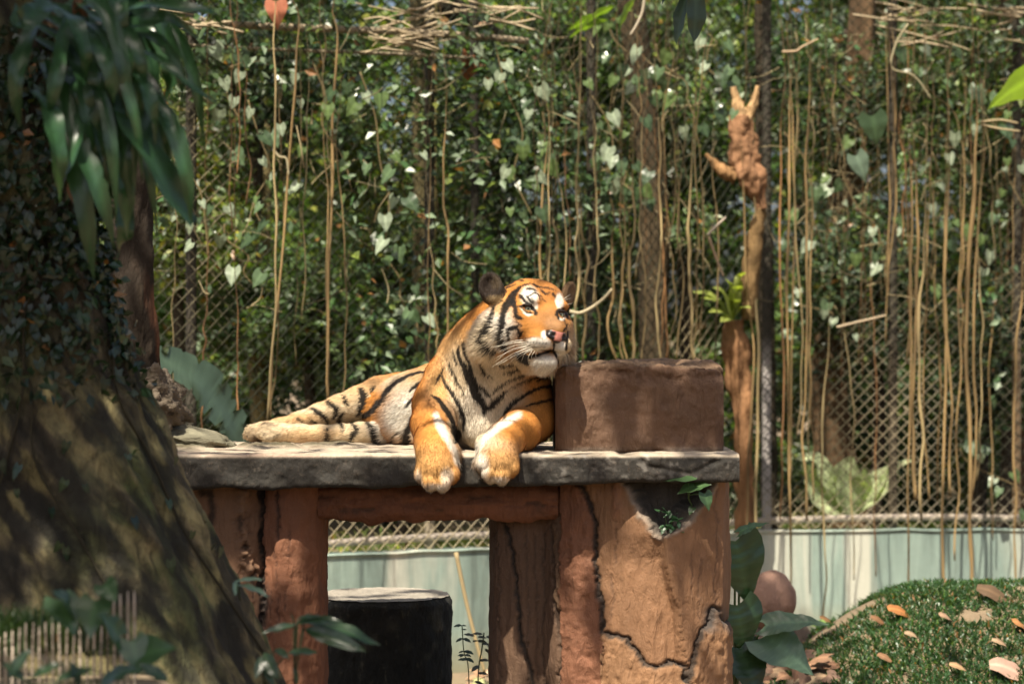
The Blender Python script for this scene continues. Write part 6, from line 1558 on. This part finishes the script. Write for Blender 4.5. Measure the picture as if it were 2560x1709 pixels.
    for pts in ([(1270, 370, 40), (1300, 440, 64), (1290, 520, 52), (1260, 590, 34), (1240, 630, 16)], [(1400, 335, 24), (1370, 400, 20)], [(1100, 415, 20), (1120, 470, 24), (1140, 520, 16)],
                [(955, 480, 32), (1010, 530, 36), (1040, 580, 34), (1010, 650, 20)], [(1100, 590, 22), (1070, 640, 26), (1055, 690, 26)], [(800, 545, 26), (870, 600, 38), (920, 640, 34), (945, 695, 24)],
                [(640, 635, 14), (680, 670, 18), (695, 700, 12)], [(780, 655, 12), (830, 695, 20)], [(1540, 290, 10), (1490, 330, 12), (1450, 360, 8)]):
        line(HA, c2, pts, BLK, 0.98, 2.6, 1.45)
    for pts in ([(930, 745, 16), (940, 810, 24), (940, 890, 22)], [(1070, 690, 24), (1095, 740, 22), (1085, 790, 10)], [(1190, 695, 24), (1220, 740, 34), (1230, 770, 32), (1190, 820, 34), (1170, 890, 30)],
                [(1330, 685, 26), (1390, 730, 38), (1400, 800, 50), (1415, 890, 66)], [(1560, 650, 12), (1590, 690, 16), (1580, 730, 8)]):
        line(HB, c2, pts, BLK, 0.97, 2.6, 1.45)
    # head
    zone(HD, c1, 740, 900, 240, 330, WHT * 0.92, 0.95)
    zone(HD, c1, 560, 1000, 170, 260, CRM * 1.1, 0.9)
    zone(HD, c1, 760, 560, 120, 130, LORG, 0.8)
    zone(HD, c1, 900, 1290, 330, 130, CRM * 0.85, 0.95)
    zone(HD, c1, 1690, 1180, 140, 330, CRM * 0.95, 0.9)
    zone(HD, c1, 1040, 690, 110, 100, ORG * 0.72, 0.9)
    zone(HD, c1, 1380, 760, 230, 190, np.array([0.30, 0.140, 0.048]), 1.0)
    zone(HD, c1, 1180, 870, 160, 90, ORG * 0.70, 0.9)
    zone(HD, c1, 1440, 800, 110, 90, np.array([0.30, 0.165, 0.08]), 0.7)
    zone(HD, c1, 1300, 560, 60, 90, DORG, 0.4)
    zone(HD, c1, 1330, 420, 220, 160, np.array([0.35, 0.145, 0.040]), 0.85)
    zone(HD, c1, 1130, 460, 110, 115, WHT * 0.9, 1.0, 0.3)
    zone(HD, c1, 1190, 580, 50, 70, WHT, 0.9, 0.3)
    zone(HD, c1, 1510, 520, 50, 90, WHT, 0.95, 0.3)
    zone(HD, c1, 1220, 1065, 210, 90, WHT * 0.97, 1.0, 0.25)
    zone(HD, c1, 1320, 960, 36, 70, WHT * 0.95, 0.9, 0.3)
    zone(HD, c1, 1515, 1120, 80, 130, WHT * 0.95, 1.0, 0.25)
    zone(HD, c1, 1400, 1430, 320, 110, CRM * 0.85, 0.95)
    zone(HD, c1, 1330, 1310, 180, 120, WHT * 0.95, 1.0, 0.3)
    line(HD, c1, [(1035, 600, 16), (1060, 655, 22), (1110, 690, 22), (1165, 690, 14)], WHT, 0.95, 3)
    line(HD, c1, [(1500, 735, 16), (1550, 745, 20), (1590, 715, 12)], WHT, 0.9, 3)
    for pts in ([(985, 385, 40), (935, 450, 70), (900, 520, 84), (850, 580, 74), (820, 660, 62), (800, 760, 62), (795, 870, 48), (795, 960, 48), (815, 1020, 52), (860, 1080, 52), (890, 1120, 36)],
                [(935, 530, 60), (960, 600, 48), (965, 670, 52), (990, 720, 50), (1050, 740, 22)], [(980, 390, 34), (1030, 340, 28), (1110, 315, 26), (1150, 310, 14)],
                [(800, 340, 22), (900, 300, 20), (980, 265, 14), (1060, 270, 15)], [(740, 420, 26), (860, 355, 20), (960, 315, 16)], [(800, 510, 16), (740, 550, 18), (690, 590, 18)],
                [(695, 590, 30), (680, 680, 42), (660, 780, 54), (640, 880, 64), (615, 970, 60), (640, 1040, 48), (690, 1080, 38), (740, 1110, 44), (780, 1180, 54), (830, 1240, 46)],
                [(865, 875, 26), (930, 860, 44), (985, 830, 30)], [(870, 880, 28), (885, 940, 24), (890, 1010, 16)], [(985, 850, 34), (1005, 920, 40), (1000, 990, 26)], [(970, 775, 14), (1035, 835, 14)], [(1050, 900, 22), (1020, 960, 22)],
                [(1000, 590, 16), (1040, 583, 26), (1110, 562, 38), (1170, 598, 40), (1215, 675, 44)], [(1040, 600, 14), (1080, 655, 18), (1150, 672, 20)],
                [(1030, 470, 46), (1080, 515, 28), (1145, 555, 12)], [(1120, 460, 28), (1150, 520, 20), (1175, 565, 12)], [(1150, 450, 20), (1200, 415, 20), (1245, 450, 18), (1275, 510, 12)], [(1105, 380, 20), (1160, 372, 24), (1225, 395, 12)], [(1180, 480, 10), (1185, 540, 14)],
                [(1280, 395, 16), (1340, 430, 20), (1390, 415, 12)], [(1180, 315, 22), (1280, 350, 22), (1380, 365, 14), (1470, 400, 10)], [(1425, 445, 28), (1460, 470, 16)], [(1300, 505, 12), (1335, 530, 9)], [(1270, 440, 12), (1300, 480, 12)],
                [(1468, 690, 26), (1495, 645, 32), (1545, 635, 36), (1595, 685, 34), (1615, 735, 14)], [(1472, 690, 20), (1500, 742, 18)], [(1570, 890, 20), (1600, 850, 18), (1620, 800, 10)], [(1540, 600, 12), (1575, 610, 12)],
                [(1620, 900, 20), (1605, 1000, 26), (1595, 1130, 22)],
                [(985, 1170, 40), (1050, 1240, 80), (1110, 1280, 50)], [(1060, 1180, 40), (1140, 1215, 40), (1220, 1195, 32), (1330, 1170, 24), (1420, 1140, 26), (1455, 1195, 34), (1490, 1245, 20)],
                [(1440, 1050, 20), (1432, 1130, 18)]):
        line(HD, c1, pts, BLK, 0.98, 2.2, 1.3)
    for pts in ([(1090, 975, 10), (1180, 970, 12), (1290, 985, 10)], [(1070, 1030, 10), (1200, 1035, 12), (1340, 1050, 10)], [(1110, 1085, 8), (1220, 1095, 9), (1320, 1100, 8)]):
        Q = spline([(p[0], p[1]) for p in pts], 8)
        for q in Q: line(HD, c1, [(q[0] - 7, q[1], 12), (q[0] + 7, q[1], 12)], BLK * 2, 0.85, 2.0)
    zone(HD, c1, 1370, 930, 40, 50, BLK * 1.5, 0.9, 0.3)
    zone(HD, c1, 1330, 1200, 90, 30, BLK * 4, 0.45)
    zone(EA, c1, 640, 330, 300, 300, np.array([0.020, 0.013, 0.009]), 1.0)
    zone(EA, c1, 720, 300, 70, 80, np.array([0.07, 0.05, 0.03]), 0.6)
    zone(EA, c1, 1630, 400, 200, 200, np.array([0.26, 0.16, 0.085]), 1.0)
    zone(EA, c1, 700, 520, 120, 50, TAN * 0.6, 0.6)
    C *= (1 + 0.16 * fbm(P * 30, 21, 3) + 0.16 * fbm(P * 140, 31, 2))[:, None]
    return np.clip(C, 0.004, 0.92)

TC = coat(TV, TPART, TPX)

m, nt, b = new_mat('tiger_skin')
nt.links.new(attr(nt, 'coat'), b.inputs['Base Color'])
b.inputs['Roughness'].default_value = 0.85; b.inputs['Specular IOR Level'].default_value = 0.15
MAT_SKIN = m
m, nt, b = new_mat('tiger_fur')
nt.links.new(attr(nt, 'coat'), b.inputs['Base Color'])
b.inputs['Roughness'].default_value = 0.62; b.inputs['Specular IOR Level'].default_value = 0.15
b.inputs['Sheen Weight'].default_value = 0.05; b.inputs['Sheen Roughness'].default_value = 0.4
MAT_FUR = m

tiger = empty('tiger', W(1200, 1110, 8.95), 'striped orange tiger lying on the stone platform with forepaws over the edge', 'tiger')
me = mesh_np('tiger_body', TV, TF, MAT_SKIN, True, TC, 'coat')
body = link('body', me, tiger)

# --- fur: short tapered blades rooted in the skin
def grow_fur(count, mask_fn, length_fn, width, lift, name, seed):
    rng = np.random.default_rng(seed)
    A = TV[TF[:, 0]]; Bv = TV[TF[:, 1]]; Cv = TV[TF[:, 2]]; Dv = TV[TF[:, 3]]
    area = np.linalg.norm(np.cross(Cv - A, Dv - Bv), axis=1) * 0.5
    cen = (A + Bv + Cv + Dv) / 4
    wgt = area * mask_fn(cen, TPART[TF[:, 0]], TN[TF[:, 0]])
    f = rng.choice(len(TF), count, p=wgt / wgt.sum())
    u, v = rng.random(count)[:, None], rng.random(count)[:, None]
    root = (1 - u) * (1 - v) * A[f] + u * (1 - v) * Bv[f] + u * v * Cv[f] + (1 - u) * v * Dv[f]
    N = TN[TF[f, 0]]; part = TPART[TF[f, 0]]
    px = to_px(root)
    col = coat(root, part, px) * rng.uniform(0.70, 1.25, count)[:, None]
    # combing: away from the nose on the head, along the limbs towards the paws, down the chest, back along the trunk
    comb = np.tile(np.array([0.0, -0.1, -1.0]), (count, 1))
    nm = np.array(names)[part]
    nose = hl(0, 0.20, -0.05)
    hd = (nm == 'head'); comb[hd] = root[hd] - nose + np.array([0, 0, -0.05])
    er = (nm == 'ears'); comb[er] = np.array([0, 0, 1.0])
    for q in ('hind_a', 'hind_b', 'tail'): comb[nm == q] = np.array([-1.0, 0, -0.15])
    for q in ('arm_a', 'arm_b'):
        s = nm == q; comb[s] = np.array([0.02 if q == 'arm_a' else -0.35, -0.6, -0.75])
        s2 = s & (root[:, 1] < 8.45); comb[s2] = np.array([0.0, -0.1, -1.0])
    tr = (nm == 'torso') & (root[:, 1] > 9.0); comb[tr] = np.array([-0.8, 0.3, -0.35])
    comb /= np.linalg.norm(comb, axis=1)[:, None] + 1e-9
    comb += rng.normal(0, 0.22, comb.shape)
    tan = comb - (comb * N).sum(1)[:, None] * N
    tan /= np.linalg.norm(tan, axis=1)[:, None] + 1e-9
    L, lf = length_fn(root, nm, px, rng)
    lf = lf * lift
    d0 = tan * np.cos(lf)[:, None] + N * np.sin(lf)[:, None]
    d1 = tan * np.cos(lf * 0.5)[:, None] + N * np.sin(lf * 0.5)[:, None] + np.array([0, 0, -0.12])
    side = np.cross(d0, N) ; side /= np.linalg.norm(side, axis=1)[:, None] + 1e-9
    w = width * rng.uniform(0.7, 1.3, count)[:, None]
    root = root - N * 0.0015
    mid = root + d0 * (L * 0.5)[:, None]; tip = mid + d1 * (L * 0.5)[:, None]
    V = np.stack([root - side * w, root + side * w, mid - side * w * 0.75, mid + side * w * 0.75, tip], 1).reshape(-1, 3)
    base = np.arange(count)[:, None] * 5
    q4 = base + np.array([[0, 1, 3, 2]]); q3 = base + np.array([[2, 3, 4]])
    col5 = np.repeat(np.clip(col, 0.004, 0.95), 5, 0)
    me = mesh_np(name, V, [q4, q3], MAT_FUR, True, col5, 'coat')
    nn = N + 0.18 * d0 + 0.26 * rng.normal(0, 1, N.shape)
    nn /= np.linalg.norm(nn, axis=1)[:, None]
    me.normals_split_custom_set_from_vertices(np.repeat(nn, 5, 0).astype(np.float32))
    return me

def fm_body(c, part, N):
    w = np.ones(len(c))
    w[np.array(names)[part] == 'head'] = 3.4
    w[np.array(names)[part] == 'ears'] = 2.2
    w[(c[:, 2] < SLAB_TOP + 0.008) & (c[:, 1] > 8.46)] = 0.0
    w[N[:, 1] > 0.5] *= 0.25
    # keep the eyes clear
    for sg in (-1, 1):
        pass
    for p0, rd in EYES: w[np.linalg.norm(c - p0, axis=1) < 0.0155] = 0
    w[np.linalg.norm(c - hl(0, 0.205, -0.066), axis=1) < 0.028] = 0
    return w
def fl_body(root, nm, px, rng):
    L = rng.uniform(0.011, 0.020, len(root)); lf = rng.uniform(0.25, 0.55, len(root))
    hd = nm == 'head'
    dn = np.linalg.norm(root - hl(0, 0.17, -0.04), axis=1)
    L[hd] = (0.0055 + 0.035 * np.clip(dn[hd] - 0.05, 0, 0.25)) * rng.uniform(0.7, 1.3, hd.sum())
    L[nm == 'ears'] = rng.uniform(0.008, 0.016, (nm == 'ears').sum())
    paw = ((nm == 'arm_a') | (nm == 'arm_b')) & (root[:, 1] < 8.46)
    L[paw] *= 0.75
    return L, lf
fur = link('fur', grow_fur(200000, fm_body, fl_body, 0.0008, 1.0, 'fur', 5), body)
fur['kind'] = 'stuff'

# long hair: cheek ruff, chin, throat, belly fringe
RUFF = ((hl(-0.150, -0.02, -0.12), 0.11), (hl(0.160, -0.02, -0.10), 0.12), (hl(-0.12, 0.0, -0.16), 0.09), (hl(0.10, 0.02, -0.17), 0.08), (hl(0, 0.13, -0.19), 0.05), (hl(0.02, 0.06, -0.20), 0.07))
def fm_ruff(c, part, N):
    w = np.zeros(len(c)); hd = np.array(names)[part] == 'head'
    for p, r in RUFF:
        w = np.maximum(w, np.clip(1.2 - np.linalg.norm(c - p, axis=1) / r, 0, 1))
    return w * hd
def fl_ruff(root, nm, px, rng):
    w = np.zeros(len(root))
    for (p, r), l in zip(RUFF, (0.065, 0.065, 0.055, 0.06, 0.040, 0.05)):
        w = np.maximum(w, l * np.clip(1.3 - np.linalg.norm(root - p, axis=1) / r, 0.2, 1))
    return w * rng.uniform(0.6, 1.15, len(root)), rng.uniform(0.3, 0.75, len(root))
ruff = link('ruff', grow_fur(22000, fm_ruff, fl_ruff, 0.0008, 1.0, 'ruff', 8), body)
ruff['kind'] = 'stuff'
BEL = ((Wa(985, 1045, 9.18), 0.09), (Wa(985, 1090, 9.15), 0.07), (Wa(1215, 1095, 8.66), 0.07), (Wa(1145, 1150, 8.40), 0.05), (Wa(1200, 1150, 8.38), 0.05))
def fm_tuft(c, part, N):
    w = np.zeros(len(c))
    for p, r in BEL: w = np.maximum(w, np.clip(1.2 - np.linalg.norm(c - p, axis=1) / r, 0, 1))
    return w
def fl_tuft(root, nm, px, rng):
    return rng.uniform(0.018, 0.036, len(root)), rng.uniform(0.3, 0.6, len(root))
tuft = link('tuft', grow_fur(6000, fm_tuft, fl_tuft, 0.0008, 1.0, 'tuft', 13), body)
tuft['kind'] = 'stuff'

# --- eyes, nose, whiskers
def uv_sphere(c, r, nu=32, nv=20):
    th = np.linspace(0, np.pi, nv); ph = np.linspace(0, 2 * np.pi, nu, endpoint=False)
    D = np.stack([np.sin(th)[:, None] * np.cos(ph), np.sin(th)[:, None] * np.sin(ph), np.cos(th)[:, None] * np.ones(nu)], -1)
    i = np.arange(nv - 1)[:, None] * nu; j = np.arange(nu)[None]; k = (j + 1) % nu
    F = np.stack([i + j, i + nu + j, i + nu + k, i + k], -1).reshape(-1, 4)
    return np.asarray(c) + r * D.reshape(-1, 3), F, D.reshape(-1, 3)
m, nt, b = new_mat('tiger_eye'); nt.links.new(attr(nt), b.inputs['Base Color']); b.inputs['Roughness'].default_value = 0.06; MAT_EYE = m
for p0, rd in EYES:
    c = p0 + 0.0150 * rd
    gaze = -rd + 0.10 * HS + 0.02 * HU; gaze /= np.linalg.norm(gaze)
    V, F, D = uv_sphere(c, 0.0165, 96, 64)
    ang = np.degrees(np.arccos(np.clip(D @ gaze, -1, 1)))
    streak = 0.8 + 0.4 * hash01(np.round(np.arctan2(D @ HS - gaze @ HS, D @ HU - gaze @ HU) * 14), 3)
    iris = np.array([0.26, 0.30, 0.22])[None] * streak[:, None] * np.clip(0.65 + ang / 60, 0, 1.1)[:, None]
    col = np.where((ang < 11)[:, None], [[0.004, 0.004, 0.004]], np.where((ang < 35)[:, None], iris, np.where((ang < 41)[:, None], [[0.015, 0.015, 0.01]], [[0.16, 0.12, 0.09]])))
    link('eye', mesh_np('eye', V, F, MAT_EYE, True, col), tiger)

nf = Field(hl(0, 0.2, -0.06) - 0.07, hl(0, 0.2, -0.06) + 0.07, 0.002)
nc = hl(0, 0.192, -0.060)
nf.ell(nc, (0.036, 0.022, 0.016), HM, 0.004)
nf.ell(hl(0, 0.200, -0.078), (0.020, 0.016, 0.020), HM, 0.012)
for sg in (-1, 1):
    nf.ell(hl(sg * 0.026, 0.190, -0.075), (0.016, 0.018, 0.014), HM, 0.008)
    nf.ell(hl(sg * 0.024, 0.217, -0.073), (0.011, 0.012, 0.007), HM, 0.004, True)
V, F = surface_nets(nf.D, nf.lo, nf.h); V = relax(V, F, 2)
q = (V - nc) @ HM
dark = np.clip((np.abs(q[:, 0]) - 0.012) / 0.005, 0, 1) * np.clip((0.004 - q[:, 2]) / 0.005, 0, 1)
dark = np.maximum(dark, np.clip((np.abs(q[:, 0]) - 0.024) / 0.005, 0, 1))
dark = np.maximum(dark, np.clip((-0.027 - q[:, 2]) / 0.006, 0, 1)); top = np.clip((q[:, 2] - 0.008) / 0.005, 0, 1)
col = np.array([0.50, 0.19, 0.15]) * (1 - dark[:, None]) + np.array([0.012, 0.009, 0.009]) * dark[:, None]
col = col * (1 - top[:, None]) + np.array([0.16, 0.08, 0.04]) * top[:, None]
m, nt, b = new_mat('tiger_nose'); nt.links.new(attr(nt), b.inputs['Base Color']); b.inputs['Roughness'].default_value = 0.4
bump(nt, b, noise_n(nt, objco(nt), 400, 2), 0.3, 0.001)
nose_o = link('nose', mesh_np('nose', V, F, m, True, col), tiger)

m, nt, b = new_mat('whisker'); b.inputs['Base Color'].default_value = (0.82, 0.76, 0.62, 1); b.inputs['Roughness'].default_value = 0.4; MAT_WH = m
wr = random.Random(4)
WH = [((1090, 1035), (900, 1040), (700, 1105)), ((1110, 1050), (960, 1030), (800, 1090)), ((1120, 1075), (900, 1130), (690, 1290)), ((1150, 1090), (930, 1180), (655, 1350)),
      ((1160, 1110), (960, 1200), (720, 1330)), ((1100, 1090), (880, 1150), (700, 1240)), ((1050, 1010), (930, 1020), (800, 1060)), ((1170, 1120), (1010, 1190), (830, 1340)),
      ((1130, 1060), (950, 1080), (740, 1180)), ((1180, 1130), (1050, 1190), (960, 1260)), ((1100, 1110), (960, 1180), (800, 1300)), ((1060, 1060), (900, 1090), (740, 1160)),
      ((1140, 1130), (1070, 1180), (1030, 1280)), ((1200, 1150), (1160, 1210), (1165, 1290)), ((1230, 1140), (1210, 1200), (1225, 1260)), ((1160, 1150), (1115, 1230), (1120, 1310)),
      ((1040, 1040), (880, 1060), (650, 1100)), ((1500, 540), (1560, 510), (1660, 480)), ((1490, 560), (1560, 560), (1680, 545)), ((1505, 530), (1580, 480), (1650, 430)),
      ((1560, 1130), (1620, 1200), (1640, 1290)), ((1550, 1160), (1600, 1230), (1600, 1320))]
for a, bm, c in WH:
    side_f = 0.12 if a[1] < 700 else (0.170 if a[0] < 1400 else 0.18)
    pts = [hp(*c1(*a), side_f), hp(*c1(*bm), side_f - 0.005), hp(*c1(*c), side_f - 0.03)]
    mb = MB(); tube(mb, spline(pts, 9), np.linspace(0.0010, 0.0003, 9), 5)
    mb.build('whisker', MAT_WH, tiger)
